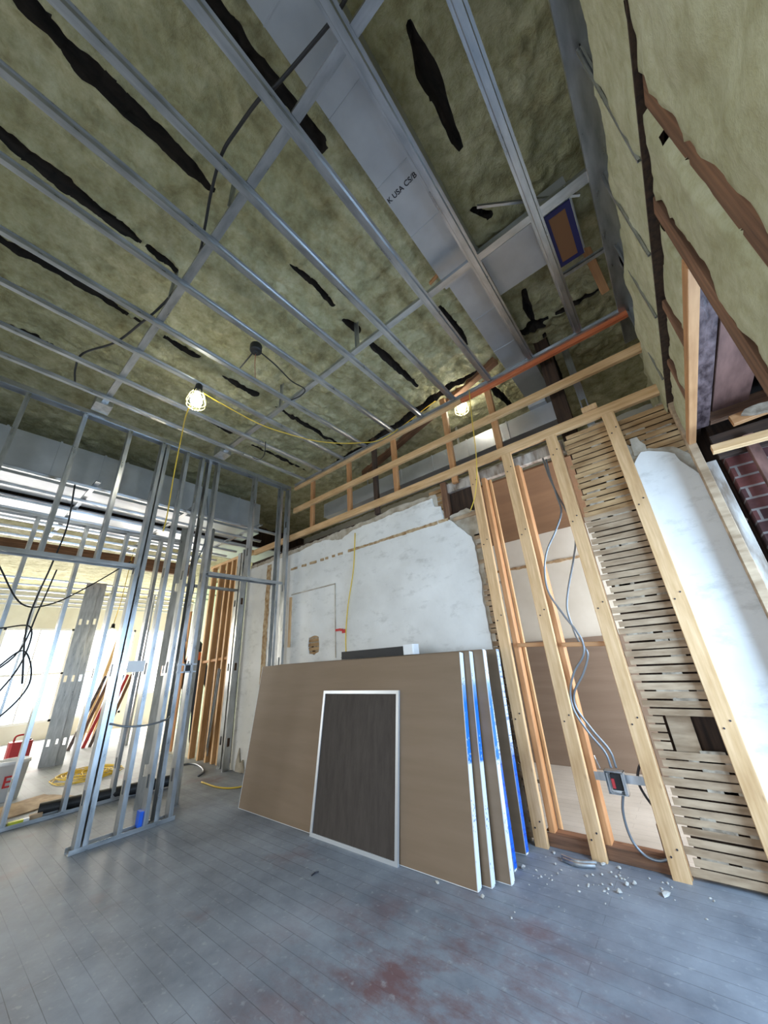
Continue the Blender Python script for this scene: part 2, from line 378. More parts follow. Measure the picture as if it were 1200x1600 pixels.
# ------------------------------------------------------------------ structure: floor and shell
def struct_box(name, x0, x1, y0, y1, z0, z1, material):
    return MB().box(x0, x1, y0, y1, z0, z1).build(name, material, kind='structure')
struct_box('floor', -12.6, 1.3, -2.7, 2.98, -.1, 0, 'floor')
struct_box('floor', -12.6, 1.3, 2.98, 5.3, -.1, -.001, 'floor2')
def wall_with_holes(name, axis, c0, c1, u0, u1, z0, z1, holes, material):
    """wall slab across `axis`, u horizontally, holes = (ua, ub, za, zb)"""
    mb = MB()
    def bx(a, b, c, d):
        if b-a < 1e-4 or d-c < 1e-4: return
        if axis == 'x': mb.box(c0, c1, a, b, c, d)
        else: mb.box(a, b, c0, c1, c, d)
    cur = u0
    for ua, ub, za, zb in sorted(holes):
        bx(cur, ua, z0, z1); bx(ua, ub, z0, za); bx(ua, ub, zb, z1); cur = ub
    bx(cur, u1, z0, z1)
    return mb.build(name, material, kind='structure')
BW = [(-2.5, .5, .6, 2.25), (-9.5, -6.5, .8, 2.4)]
wall_with_holes('wall_back', 'y', -2.58, -2.5, -12.6, 1.3, 0, 4.4, BW, 'cream')
LW = [(-.55, .75, .75, 2.45), (1.0, 2.3, .35, 2.45), (2.55, 3.7, .35, 2.45), (3.95, 4.95, .75, 2.45)]
wall_with_holes('wall_left', 'x', -12.4, -12.3, -2.7, 5.3, 0, 4.4, LW, 'cream')
struct_box('wall_far', -12.6, 1.3, 5.12, 5.2, -.1, 4.4, 'cream')
def window(n, axis, c, u0, u1, z0, z1):
    mb = MB()
    def bx(a, b, e, d, t=.03):
        if axis == 'x': mb.box(c-t, c+t, a, b, e, d)
        else: mb.box(a, b, c-t, c+t, e, d)
    bx(u0, u0+.05, z0, z1); bx(u1-.05, u1, z0, z1); bx(u0, u1, z0, z0+.05); bx(u0, u1, z1-.05, z1); zc = (z0+z1)/2; bx(u0, u1, zc-.02, zc+.02); bx((u0+u1)/2-.012, (u0+u1)/2+.012, z0, z1, .02)
    w = mb.build('window_%d' % n, 'white', kind='structure')
for i, (a, b, c, d) in enumerate(LW): window(i+1, 'x', -12.34, a, b, c, d)
for i, (a, b, c, d) in enumerate(BW): window(i+5, 'y', -2.54, a, b, c, d)

# ------------------------------------------------------------------ ceiling foam with joist gaps
ZC = 4.05
GAPS = [  # pixel polylines turned into points on the ceiling, half width, depth of look
 ([(290,-60),(325,-5),(370,45),(395,90),(435,135),(460,165),(505,212)], .035),
 ([(-10,-60),(45,0),(125,85),(200,155),(260,215),(300,258),(345,302)], .045),
 ([(455,412),(490,440),(520,474)], .028), ([(540,498),(558,512)], .035), ([(578,532),(600,552),(655,602)], .042),
 ([(-90,130),(0,200),(75,262),(170,335),(235,385)], .045), ([(235,385),(275,415)], .02),
 ([(-90,320),(0,368),(50,398),(140,447),(218,498)], .035), ([(250,518),(285,540),(320,558)], .028), ([(350,585),(400,612)], .025),
 ([(430,632),(480,662),(545,700)], .035),
 ([(-80,465),(0,498),(60,522),(100,545)], .022), ([(300,640),(360,672)], .018), ([(390,690),(440,712),(490,738)], .03),
 ([(640,38),(665,105),(700,185),(722,235)], .036), ([(725,240),(728,255),(722,262)], .008),
 ([(567,298),(590,325),(603,345)], .009), ([(735,322),(762,332)], .016),
 ([(682,472),(710,505),(735,545)], .03), ([(765,598),(780,615),(800,632)], .05),
 ([(845,498),(885,478),(935,447)], .03), ([(808,520),(830,508),(850,505)], .06), ([(817,450),(822,475),(832,498)], .025),
 ([(745,575),(700,600),(620,662),(520,722)], .05), ([(850,520),(870,590),(880,650)], .05), ([(800,560),(815,600)],.02),
 ([(470,190),(500,225)], .03)]
segs = []
for pl, hw in GAPS:
    P = [on(x, y, 2, ZC) for x, y in pl]
    for i in range(len(P)-1):
        e0 = .25 if i == 0 else 1; e1 = .2 if i == len(P)-2 else 1
        segs.append((P[i].x, P[i].y, P[i+1].x, P[i+1].y, hw*e0 if len(P) > 2 else hw, hw*e1 if len(P) > 2 else hw))
def fbm(x, y, z, o=4):
    s = 0; a = 1
    for _ in range(o):
        s += a*noise.noise(Vector((x, y, z))); x *= 2.1; y *= 2.1; z *= 2.1; a *= .5
    return s
def foam_ceiling(name, x0, x1, y0, y1, step, zc, with_gaps=True, **k):
    nx, ny = int((x1-x0)/step)+1, int((y1-y0)/step)+1
    xs = np.linspace(x0, x1, nx); ys = np.linspace(y0, y1, ny)
    X, Y = np.meshgrid(xs, ys, indexing='ij'); D = np.full(X.shape, 9.0)
    jit = np.array([[fbm(x*6, y*6, 1.7, 2)*.020 for y in ys] for x in xs])
    if with_gaps:
        for ax, ay, bx, by, ha, hb in segs:
            L2 = (bx-ax)**2+(by-ay)**2+1e-9
            T = np.clip(((X-ax)*(bx-ax)+(Y-ay)*(by-ay))/L2, 0, 1)
            D = np.minimum(D, np.hypot(X-ax-T*(bx-ax), Y-ay-T*(by-ay)) - (ha+T*(hb-ha)) - .005)
    D = D + jit
    Z = np.array([[abs(fbm(x*6, y*6, .5, 5))*-.045 + fbm(x*1.1, y*1.1, 7, 2)*.02 for y in ys] for x in xs])
    th = .7*step; snap = np.abs(D) < th; deep = D <= -th
    gx, gy = np.gradient(D, xs, ys); gl = np.maximum(np.hypot(gx, gy), .6)
    XX = np.where(snap, X - np.clip(D*gx/gl**2, -.6*step, .6*step), X); YY = np.where(snap, Y - np.clip(D*gy/gl**2, -.6*step, .6*step), Y)
    Z = Z + zc + np.where(deep, .07, 0) - .02*np.exp(-np.maximum(D, 0)/.06)
    V = np.stack([XX.ravel(), YY.ravel(), Z.ravel()], 1)
    F = []; MI = []
    for i in range(nx-1):
        for j in range(ny-1):
            a = i*ny+j; F.append((a, a+1, a+ny+1, a+ny))
            q = ((i,j),(i+1,j),(i,j+1),(i+1,j+1))
            MI.append(1 if any(deep[p] for p in q) or sum(D[p] for p in q) < -2*step else 0)
    return finish(name, V, F, None, smooth=True, mats=['foam', 'char'], mi=MI, kind='structure')
foam_ceiling('ceiling', -4.2, 1.25, -.75, 3.9, .016, ZC)
foam_ceiling('ceiling', -4.2, 1.25, 3.88, 5.15, .05, ZC, False)
foam_ceiling('ceiling', -6.6, -4.18, -.75, 5.15, .035, ZC)
foam_ceiling('ceiling', -12.6, -6.58, -2.7, 5.15, .07, 3.35, False)
foam_ceiling('ceiling', -6.6, 1.25, -2.7, -.73, .08, ZC, False)
struct_box('ceiling', -12.7, 1.4, -2.8, 5.3, 4.4, 4.5, 'darkwood')
struct_box('wall_drop', -6.62, -6.55, -2.7, 5.15, 3.25, 4.4, 'darkwood')

# ------------------------------------------------------------------ right foam wall
def foam_patch(name, poly_fn, y0, y1, z0, z1, x, step=.022, amp=.03, **k):
    ny, nz = int((y1-y0)/step)+1, int((z1-z0)/step)+1; V = []; ok = []
    for i in range(ny):
        for j in range(nz):
            y = y0+(y1-y0)*i/(ny-1); z = z0+(z1-z0)*j/(nz-1)
            e = poly_fn(y + fbm(y*11, z*11, 4, 3)*.022, z + fbm(y*11, z*11, 9, 3)*.022)  # signed distance to edge, inside > 0
            edge = min(1, max(0, e/.05))
            xx = x - amp*abs(fbm(y*2.6, z*2.6, 2, 4)) - .012*edge + (.025 if e < .012 else 0)
            V.append((xx, y, z)); ok.append(e > -.004)
    F = [(i*nz+j, i*nz+j+1, (i+1)*nz+j+1, (i+1)*nz+j) for i in range(ny-1) for j in range(nz-1)
         if ok[i*nz+j] and ok[i*nz+j+1] and ok[(i+1)*nz+j+1] and ok[(i+1)*nz+j]]
    return finish(name, V, F, 'foam_wall', smooth=True, kind='structure')
foam_patch('wall_right', lambda y, z: min(3.26-z, z-2.692, 3.1-y), -1.2, 3.1, 2.69, 3.34, .365)
foam_patch('wall_right', lambda y, z: min(.858-y, 2.704-z), -1.0, .90, .9, 2.72, .365)
foam_patch('wall_right', lambda y, z: min(y-.92, 1.225-y, 2.69-z), .90, 1.25, 1.2, 2.70, .375)
foam_patch('wall_right', lambda y, z: min(y-1.34, 1.76-y, 2.69-z, z-2.40), 1.30, 1.80, 2.38, 2.70, .385, amp=.02)
foam_patch('wall_right', lambda y, z: min(y-1.83, 2.24-y, 2.69-z, z-2.40), 1.79, 2.28, 2.38, 2.70, .385, amp=.02)
foam_patch('wall_right', lambda y, z: min(y-2.31, 2.76-y, 2.69-z, z-2.40), 2.27, 2.80, 2.38, 2.70, .385, amp=.02)
foam_patch('wall_right', lambda y, z: 1, -1.2, 4.9, 3.15, 4.12, .52, step=.04, amp=.07)
struct_box('wall_right', .44, .50, -2.6, 1.28, 0, 3.2, 'darkwood')
struct_box('wall_right', .42, .47, 1.28, 5.1, 2.50, 3.2, 'darkwood')
wall_with_holes('wall_right', 'x', 1.2, 1.3, -2.6, 5.2, 0, 4.3, [(1.3, 2.6, .4, 1.9)], 'darkwood')
window(7, 'x', 1.25, 1.3, 2.6, .4, 1.9)
struct_box('wall_right', .3, 1.25, -2.6, -1.15, 0, 4.4, 'cream')
struct_box('trim_1', .348, .41, -1.2, 2.84, 2.69, 2.70, 'darkwood')
def rw_stud(y, z0, z1, w, label, m='oldwood', x=.388, d=.05):
    lumber('wall_stud', (x, y, z0), (x, y, z1), w, d, (0,1,0), m, label=label, cat='wall stud', group='rough brown studs in the foam wall')
rw_stud(.895, 1.0, 2.67, .085, 'rough brown timber stud in the right foam wall, the one nearest the camera')
rw_stud(1.27, 1.0, 2.67, .07, 'rough brown timber stud at the near side of the right wall opening')
rw_stud(1.795, 2.40, 2.67, .05, 'short brown stud above the right wall opening, nearest of the two short ones')
rw_stud(2.275, 2.40, 2.67, .05, 'short brown stud above the right wall opening, farthest of the two short ones')
for y0, y1, i in ((1.04,1.12,0), (1.57,1.53,1), (2.01,1.93,2), (2.60,2.52,3)):
    c_stud('steel_stud', (.352, y0, 3.42), (.352, y1, 2.72), (1,0,0), w=.022, d=.012, holes=False, label='thin steel edge in the upper right foam strip, %s from the camera' % ORD[i], cat='steel stud', group='steel studs buried in the foam strip')

# alcove beyond the opening of the right wall
lumber('header_beam', (.378, 1.3, 2.375), (.378, 2.80, 2.375), .038, .05, (1,0,0), 'fir', label='reddish brown header beam over the opening in the right foam wall', cat='beam')
lumber('ceiling_board', (.445, 1.3, 2.44), (.445, 2.76, 2.44), .08, .03, (1,0,0), 'purple', label='narrow tarry purple board overhead in the right alcove, beside the header beam', cat='board', group='boards overhead in the alcove')
lumber('ceiling_board', (.60, 1.3, 2.50), (.60, 2.76, 2.50), .17, .03, (1,0,0), 'redboard', label='wide rough reddish board overhead in the right alcove', cat='board', group='boards overhead in the alcove')
lumber('ceiling_board', (.84, 1.3, 2.50), (.84, 2.76, 2.50), .17, .03, (1,0,0), 'redboard', label='reddish board overhead in the alcove, beyond the black gap at the frame edge', cat='board', group='boards overhead in the alcove')
struct_box('ceiling_alcove', .40, 1.25, 1.28, 3.0, 2.60, 2.64, 'char')
lumber('cross_beam', (.49, 2.74, 2.47), (1.15, 2.74, 2.47), .05, .09, (0,1,0), 'oldwood', label='brown cross beam at the back of the right alcove ceiling', cat='beam')
lumber('cross_beam', (.56, 2.66, 2.36), (1.15, 2.66, 2.40), .04, .06, (0,1,0), 'fir', label='splintered orange timber below the alcove cross beam', cat='beam')
MB().prism(ragged([(.60,2.36),(.72,2.32),(.85,2.30),(1.15,2.28),(1.15,2.38),(.62,2.38)], .01), 2.60, 2.63, axis='y').build('torn_plaster', 'mortar', label='ragged strip of torn plaster hanging under the alcove beams', cat='plaster')
lumber('dark_board', (.47, 2.84, 2.30), (1.15, 2.84, 2.30), .04, .16, (0,1,0), 'darkwood', label='charred dark board above the brickwork in the alcove', cat='board')
lumber('blocking', (.41, 2.55, 2.18), (.66, 2.55, 2.17), .05, .045, (0,1,0), 'pine', label='short pale pine block spanning the alcove above the bricks', cat='timber block')
struct_box('wall_brick', .50, 1.25, 2.88, 2.98, 0, 2.26, 'brick')
lumber('corner_post', (.375, 2.82, .3), (.375, 2.82, 2.80), .045, .07, (1,0,0), 'lath', label='weathered pale corner post between white plaster and brick alcove', cat='post')
lumber('corner_post', (.425, 2.86, .3), (.425, 2.86, 2.22), .055, .05, (1,0,0), 'whitewood', label='old whitened post right of the pale corner post, beside the bricks', cat='post')
lumber('brick_batten', (.62, 2.80, .3), (.62, 2.80, 2.30), .05, .05, (1,0,0), 'redboard', label='reddish batten standing in front of the sooty bricks', cat='post')

# ------------------------------------------------------------------ main wall (plaster, lath, studs)
Y0 = 2.894
pl = MB()
pl.prism(ragged([(-3.5,0),(-3.5,1.30),(-3.60,1.32),(-3.62,1.40),(-3.61,1.50),(-3.5,1.52),(-3.5,2.70),(-3.9,2.66),(-5.15,2.66),(-5.15,0)], .008, keep=(0,5,8,9)), 2.935, 2.955, axis='y')
pl.prism(ragged([(-3.5,0),(-1.27,0),(-1.27,1.22),(-1.275,1.7),(-1.27,1.95),(-1.29,2.2),(-1.48,2.42),(-1.56,2.46),(-1.57,2.60),(-1.64,2.62),(-1.66,2.72),(-2.2,2.70),(-2.8,2.69),(-3.0,2.62),(-3.3,2.69),(-3.5,2.70),(-3.5,1.52),(-3.42,1.50),(-3.41,1.42),(-3.42,1.33),(-3.5,1.30)], .010, keep=(0,15,20)), 2.935, 2.955, axis='y')
wf = pl.build('wall_front', 'plaster', kind='structure')
pl = MB(); pl.prism(ragged([(.07,0),(.44,0),(.44,2.05),(.33,2.26),(.29,2.38),(.20,2.44),(.12,2.47),(.04,2.36),(.03,2.2),(.01,1.7),(.02,1.2)], .012, keep=(0,)), 2.925, 2.955, axis='y')
wp = pl.build('wall_front', 'plaster', kind='structure')
bc = MB(); bc.prism(ragged([(-5.1,0),(-1.23,0),(-1.235,1.2),(-1.24,1.7),(-1.22,1.98),(-1.20,2.2),(-1.21,2.40),(-1.30,2.50),(-1.50,2.47),(-1.60,2.60),(-1.62,2.76),(-2.1,2.79),(-2.5,2.76),(-3.1,2.75),(-3.8,2.74),(-5.1,2.72)], .014, keep=(0,)), 2.957, 2.967, axis='y')
bc.prism(ragged([(.05,0),(.46,0),(.46,1.9),(.42,2.2),(.36,2.36),(.3,2.44),(.2,2.47),(.1,2.50),(.04,2.6),(.0,2.4),(-.0,1.5),(.01,.7)], .02, keep=(0,)), 2.940, 2.956, axis='y')
bc.prism(ragged([(.075,2.46),(.15,2.44),(.16,2.52),(.13,2.60),(.085,2.60)], .006), 2.93, 2.94, axis='y')
bc.build('wall_front_brown_coat', 'browncoat', kind='structure')
# scars of the old picture rail and of the old partition
rs = thing('rail_scar', (-2.75, 2.93, 2.42), 'broken brown line of glue and wood scars across the white plaster', 'wall scar')
x = -4.02
while x < -1.5:
    w = random.uniform(.04, .2) if x < -2.9 else random.uniform(.3, .5)
    sc = MB(); sc.prism(ragged([(x,2.425),(min(x+w,-1.5),2.42),(min(x+w,-1.5),2.452),(x,2.455)], .005, .02), 2.931, 2.9345, axis='y'); sc.build('scar_piece', 'scar', rs); x += w+(random.uniform(.02,.10) if x < -2.9 else random.uniform(.0,.02))
sc = MB(); sc.prism(ragged([(-4.60,.2),(-4.50,.2),(-4.50,2.62),(-4.60,2.62)], .01), 2.930, 2.9345, axis='y')
sc.build('partition_scar', 'scar', label='vertical brown scar left by an old partition on the plaster beyond the steel corner post', cat='wall scar')
# patched rectangle outline on the plaster
po = MB(); po.box(-3.98,-3.12,2.929,2.9345,2.075,2.09); po.box(-3.13,-3.118,2.929,2.9345,1.25,2.09)
po.build('patch_outline', 'browncoat', label='faint raised outline of a filled doorway on the left of the white plaster', cat='wall scar')
MB().box(-4.00,-3.965,2.915,2.934,1.42,2.05).build('timber_strip', 'pine', label='thin pale timber strip on the plaster edge beside the steel corner post', cat='timber strip')

def lath_panel(name, x0, x1, z0, z1, material, y=2.957, skip=None, label=None, jag=.02, keys=True):
    mb = MB(); z = z0
    while z < z1:
        h = random.uniform(.034, .040)
        if not (skip and skip[2] < z+h/2 < skip[3]):
            a = x0+random.uniform(-jag, jag); b = x1+random.uniform(-jag/3, jag/3)
            tl = random.uniform(-.003, .003)
            M = Matrix.Translation((0,0,0))
            yy = y+random.uniform(-.002,.003)
            vs = [(a,yy,z),(b,yy,z+tl),(b,yy,z+h+tl*.6),(a,yy,z+h)]; n = 4
            vs += [(p[0],p[1]+.007,p[2]) for p in vs]
            mb.add(vs, [(0,1,2,3),(7,6,5,4),(0,4,5,1),(1,5,6,2),(2,6,7,3),(3,7,4,0)], 0)
            if keys and random.random() < .5:   # mortar keys closing part of the gap
                for _ in range(random.randint(1,2)):
                    L_ = random.uniform(.05,.16); xk = random.uniform(a, max(a+.01, b-L_))
                    mb.prism(ragged([(xk,z+h-.006),(xk+L_,z+h-.006),(xk+L_,z+h+.014),(xk,z+h+.014)], .004, .015), yy+.0005, yy+.006, axis='y', mi=1)
        else:
            a, b = x0, skip[0]-.0
            if b-a > .03: mb.box(a, b, y, y+.007, z, z+h)
        z += h+random.uniform(.007,.012)
    return mb.build(name, material, mats=[material,'mortar'], label=label, cat='lath')
lath_panel('lath_panel', -1.27, -1.165, .02, 2.44, 'lath', label='narrow column of old lath left of the new pine studs, behind the drywall sheets', jag=.006)
lath_panel('lath_panel', -.355, .03, .02, 2.10, 'lath', skip=(-.27,0,.585,.765), label='tall panel of dusty grey lath between the two right pine studs', y=2.942)
lath_panel('lath_panel', -.33, .03, 2.10, 2.80, 'lathwarm', label='upper panel of brown lath under the timber plate, left of the last pine stud', y=2.942)
lath_panel('lath_panel', .05, .42, 2.34, 2.80, 'lathwarm', label='brown lath above the white plaster in the right corner', y=2.958)
lath_panel('lath_panel', -3.63, -3.39, 1.30, 1.53, 'lathwarm', label='little patch of lath showing through the hole in the white plaster', jag=.004, y=2.947)
lath_panel('lath_panel', -1.70, -1.50, 2.40, 2.82, 'lathwarm', label='short lath ends at the torn top right corner of the white plaster', y=2.972, jag=.03)
struct_box('wall_front_back', -5.2, -1.235, 3.03, 3.06, 0, 2.80, 'darkwood')
struct_box('wall_front_back', -.33, .5, 3.03, 3.06, .80, 2.80, 'darkwood')  # dark colour of this backing stands in for shade in the lath gaps
struct_box('wall_front_back', -.33, .5, 3.03, 3.06, 0, .56, 'darkwood')
struct_box('wall_front_back', -.33, .5, 3.05, 3.06, .56, .80, 'darkwood')  # dark backing stands in for the shade inside the lath hole
struct_box('wall_front_back', .5, 1.25, 2.98, 3.06, 0, 4.2, 'darkwood')
MB().box(-.26,-.14,3.00,3.03,.565,.795).build('timber_offcut', 'lath', label='upright pale board seen inside the square hole in the lath', cat='timber')

fs = [(-1.15,2.87,'leftmost tall pine stud, beside the end of the leaning drywall sheets'),
      (-.81,2.87,'tall pine stud in the middle of the wall opening, left of the metal box'),
      (-.415,2.87,'tall pine stud at the right of the wall opening, beside the grey lath'),
      (.015,2.87,'rightmost tall pine stud, between the lath and the white plaster')]
for x_, zt, lb in fs:
    o = lumber('pine_stud', (x_, Y0+.019, 0), (x_, Y0+.019, zt), .085, .038, (1,0,0), 'pine', label=lb, cat='stud', group='new pine studs of the main wall')
    for z in (.12,.75,1.45,2.1,2.7):
        for dx in (-.018,.02):
            nb = MB().lathe([(0,.004),(.005,.004),(.005,0)], (dx, 0, 0), 8, M=Matrix.Translation((0, .019 if PM[o.name].col[1].y < 0 else -.019, z+dx)) @ Matrix.Rotation(math.pi/2, 4, 'X'))
            local_obj('nail_head', nb, 'ink', PM[o.name], parent=o)
for x_, lb in ((-1.085,'orange fir stud set back behind the leftmost tall pine stud'), (-.755,'orange fir stud set back behind the middle pine stud')):
    lumber('backing_stud', (x_, 3.0, .06), (x_, 3.0, 2.74), .038, .09, (1,0,0), 'fir', label=lb, cat='stud')
lumber('backing_stud', (-1.052, 3.05, .06), (-1.052, 3.05, 2.74), .022, .03, (1,0,0), 'pine', label='thin pale stud hard behind the orange fir stud at the left of the opening', cat='stud')
lumber('backing_stud', (-.385, 2.96, .0), (-.385, 2.96, 2.8), .03, .05, (1,0,0), 'fir', label='reddish stud edge behind the pine stud beside the lath', cat='stud')
lumber('old_stud', (-1.52, 2.99, 2.44), (-1.52, 2.99, 2.86), .06, .07, (1,0,0), 'oldwood', label='short dark old stud at the torn corner of the plaster under the plate', cat='stud')
lumber('sole_plate', (-1.13, 2.99, .035), (-.42, 2.99, .035), .07, .10, (0,0,1), 'oldwood', label='brown sole plate on the floor across the stud opening', cat='timber plate')
lumber('nogging', (-1.06, 2.965, 1.235), (-.79, 2.965, 1.225), .03, .07, (0,0,1), 'fir', label='reddish nogging between the first and middle pine studs', cat='nogging', group='reddish noggings at mid height')
lumber('nogging', (-.735, 2.965, 1.215), (-.41, 2.965, 1.20), .03, .07, (0,0,1), 'fir', label='reddish nogging between the middle and third pine studs', cat='nogging', group='reddish noggings at mid height')
lumber('old_header', (-1.55, 3.02, 2.79), (-.36, 3.02, 2.79), .10, .06, (0,0,1), 'whitewood', label='old whitened header timber above the stud opening, under the lowest plate', cat='timber plate')
lumber('timber_block', (-1.45, 2.97, 2.42), (-1.19, 2.97, 2.42), .035, .05, (0,0,1), 'lath', label='old timber ledge at the torn plaster corner beside the leftmost stud', cat='timber block')
# the three long plates
def plate(z, x0, x1, lb, y=2.913, m='pine', w=.085):
    lumber('timber_plate', (x0, y, z), (x1, y, z), w, .038, (0,0,1), m, label=lb, cat='timber plate')
plate(2.90, -4.95, .42, 'lowest long pine plate, carrying the heads of the tall studs')
plate(3.31, -3.97, .40, 'middle long pine plate between the lowest and the ceiling plate', w=.075)
plate(3.69, -3.97, -1.14, 'upper pine plate at ceiling height, left part above the white plaster', w=.075)
plate(3.69, -1.135, .38, 'orange painted upper plate at ceiling height, right part', m='redpaint', w=.075)
u_track('perimeter_track', (-3.95, 2.891, 3.71), (.33, 2.891, 3.71), (0,0,1), w=.04, d=.02, label='galvanised perimeter track fixed along the face of the upper plate', cat='steel track')
MB().box(-.14,-.03,2.86,2.90,2.945,2.975, M=None).build('timber_block', 'pine', label='small pale wood offcut lying on the lowest plate near the corner', cat='timber block')
for i, (x_, z0, z1, m_, lb) in enumerate([(-3.60,2.92,3.68,'fir','short fir stud between plates, first from the steel corner post'),
        (-2.86,2.92,3.68,'fir','short fir stud between plates, second from the steel corner post'),
        (-2.41,2.78,3.85,'darkwood','dark old stud standing behind the plates above the white plaster'),
        (-2.10,2.92,3.68,'fir','short fir stud between plates, above the middle of the white plaster'),
        (-1.37,2.80,3.86,'fir','fir stud between plates lit by the right work light'),
        (-.86,2.86,3.80,'fir','fir stud crossing the plates right of the right work light')]):
    lumber('short_stud', (x_, 2.9545, z0), (x_, 2.9545, z1), .06, .045, (1,0,0), m_, label=lb, cat='stud', group='short studs between the plates')
lumber('charred_post', (-.29, 3.12, 2.86), (-.29, 3.12, 4.15), .12, .10, (1,0,0), 'darkwood', label='nearly black charred post behind the plates, right of the duct', cat='post')
c_stud('steel_stud', (-.12, 3.2, 2.9), (-.12, 3.2, 4.0), (1,0,0), w=.06, label='single steel stud standing behind the plates beside the charred post', cat='steel stud')
lumber('roof_beam', (-.72, 2.98, 4.02), (-3.3, 3.75, 4.0), .08, .09, (0,1,0), 'oldwood', label='old brown roof beam running behind the upper plate under the foam', cat='beam')
lumber('rafter_end', (.26, 2.42, 4.06), (.30, 2.80, 3.90), .06, .05, (1,0,0), 'fir', label='reddish rafter end sticking out of the foam in the right corner', cat='beam')
lumber('foam_batten', (-.78, 1.80, 3.97), (-.60, 1.75, 3.95), .03, .02, (0,0,1), 'fir', label='small reddish batten end over the cross carrier beside the duct', cat='batten')

# ------------------------------------------------------------------ next room
struct_box('ceiling_next_room', -4.0, 1.2, 3.07, 5.12, 2.71, 2.73, 'paper2')
def leaning_sheet(name, x0, x1, yb, zb, yt, h, t, material, parent):
    ang = math.atan2(yt-yb, math.sqrt(max(h*h-(yt-yb)**2, 1e-6)))
    M = Matrix.Translation((x0, yb, zb)) @ Matrix.Rotation(-ang, 4, 'X')
    return MB().box(0, x1-x0, 0, t, 0, h), M
mb, M = leaning_sheet('x', -3.1, .2, 4.80, .0, 5.08, 1.33, .016, '', None)
local_obj('drywall_sheet', mb, 'paper3', M, label='brown drywall sheet leaning against the far wall of the next room', cat='drywall sheet')
scn = MB(); scn.prism(ragged([(-3.0,2.30),(-.2,2.26),(-.2,2.29),(-3.0,2.325)], .01), 5.105, 5.119, axis='y'); scn.build('wall_crack', 'scar', label='brown cracked line across the white wall of the next room', cat='wall scar')

# ------------------------------------------------------------------ drywall packs
packs = [(-3.73,-1.29,2.245,2.405,'tape','front drywall pair of the leaning stack, facing the room'),
         (-3.70,-1.24,2.315,2.458,'tape','second drywall pair of the leaning stack, just behind the front one'),
         (-3.66,-1.16,2.395,2.51,'tape','third drywall pair of the leaning stack, sticking out furthest right'),
         (-3.66,-1.195,2.53,2.575,'tape2','fourth drywall pair, its strong blue tape half hidden behind the third'),
         (-3.66,-1.20,2.75,2.84,'tape2','rearmost drywall pair, nearest the lath, with a blue lower end')]
for x0, x1, yb, yt, tp, lb in packs:
    h = 1.22; th = .040; ang = math.asin((yt-yb)/h); M = Matrix.Translation((x0, yb, 0.002)) @ Matrix.Rotation(-ang, 4, 'X'); w = x1-x0
    t = thing('drywall_pair', (x0, yb, 0), lb, 'drywall', 'drywall pairs leaning on the plaster wall')
    local_obj('board', MB().box(0, w, 0, .0015, .0, h).box(0, w, .0015, .0195, .0, h, mi=1), 'paper', M, parent=t, mats=['paper','gypsum'])
    local_obj('board', MB().box(0, w, .0202, .0385, .0, h, mi=1).box(0, w, .0385, .040, .0, h), 'paper', M, parent=t, mats=['paper','gypsum'])
    local_obj('front_edge_strip', MB().box(w-.003, w+.0018, -.001, .0, .0, h).box(-.001,.003,-.001,0,0,h).box(0,w,-.001,0,0,.003), 'gypsum', M, parent=t)
    local_obj('end_tape', MB().box(w+.0002, w+.0018, -.0005, th+.004, .01, h-.002), tp, M, parent=t)
# framed panel leaning on the stack
h = .985; x0, x1 = -2.665, -1.82; M = Matrix.Translation((x0, 2.215, .0)) @ Matrix.Rotation(-.14, 4, 'X'); w = x1-x0
t = thing('framed_panel', (x0, 2.215, 0), 'dark brown scuffed panel in a thin aluminium frame leaning on the drywall', 'panel')
local_obj('panel', MB().box(.012, w-.012, .006, .014, .012, h-.012), 'panel', M, parent=t)
fr = MB().box(0,.024,0,.018,0,h).box(w-.024,w,0,.018,0,h).box(.024,w-.024,0,.018,0,.024).box(.024,w-.024,0,.018,h-.024,h)
local_obj('frame', fr, 'alu', M, parent=t)
# black strip diffuser behind the stack
t = thing('strip_diffuser', (-2.65, 2.56, 1.22), 'long black strip fitting with a white end cap lying on top of the drywall stack', 'strip fitting')
dq = MB().box(-2.60,-1.87,2.515,2.60,1.222,1.29); dq.build('body', 'black', t)
MB().box(-2.60,-1.885,2.508,2.515,1.238,1.241).build('ridge', 'conduit', t)
MB().box(-1.87,-1.76,2.51,2.60,1.222,1.30,bev=.01).build('end_cap', 'white', t)
# yellow cord and ribbon
p = [(-2.76,2.925,2.635),(-2.80,2.92,2.2),(-2.90,2.92,1.8),(-2.945,2.92,1.5),(-2.95,2.92,1.235)]
tag(MB().tube(catmull(p), .006).build('hanging_cord', 'yellow', smooth=True), 'yellow cord hanging down the white plaster from a nail', 'cord')
rb = MB(); rb.box(-3.10,-3.02,2.908,2.914,1.53,1.555); rb.box(-2.995,-2.945,2.908,2.914,1.50,1.54); rb.box(-3.02,-2.99,2.905,2.917,1.525,1.55)
rb.build('marking_ribbon', 'redtxt', label='red and white ribbon tied around the yellow cord on the wall', cat='ribbon')

# ------------------------------------------------------------------ ceiling grid
fx = [.03,-.39,-.80,-1.21,-1.62,-2.03,-2.48,-2.89,-3.33,-3.70]
ye = [2.87]*10
for i, x_ in enumerate(fx):
    hat('ceiling_furring', (x_, -2.3, 3.70), (x_, ye[i], 3.70), (-1,0,0), label='galvanised ceiling furring channel running to the main wall, %s from the right foam wall' % ORD[i], cat='furring channel', group='ceiling furring channels')
for y_, x1, lb in ((.47,.35,'galvanised cross carrier above the furring channels, nearer the camera'), (1.72,.36,'galvanised cross carrier above the furring channels, nearer the main wall')):
    u_track('ceiling_carrier', (-3.97, y_, 3.728), (x1, y_, 3.728), (0,1,0), w=.05, d=.03, label=lb, cat='carrier', group='cross carriers of the ceiling grid')
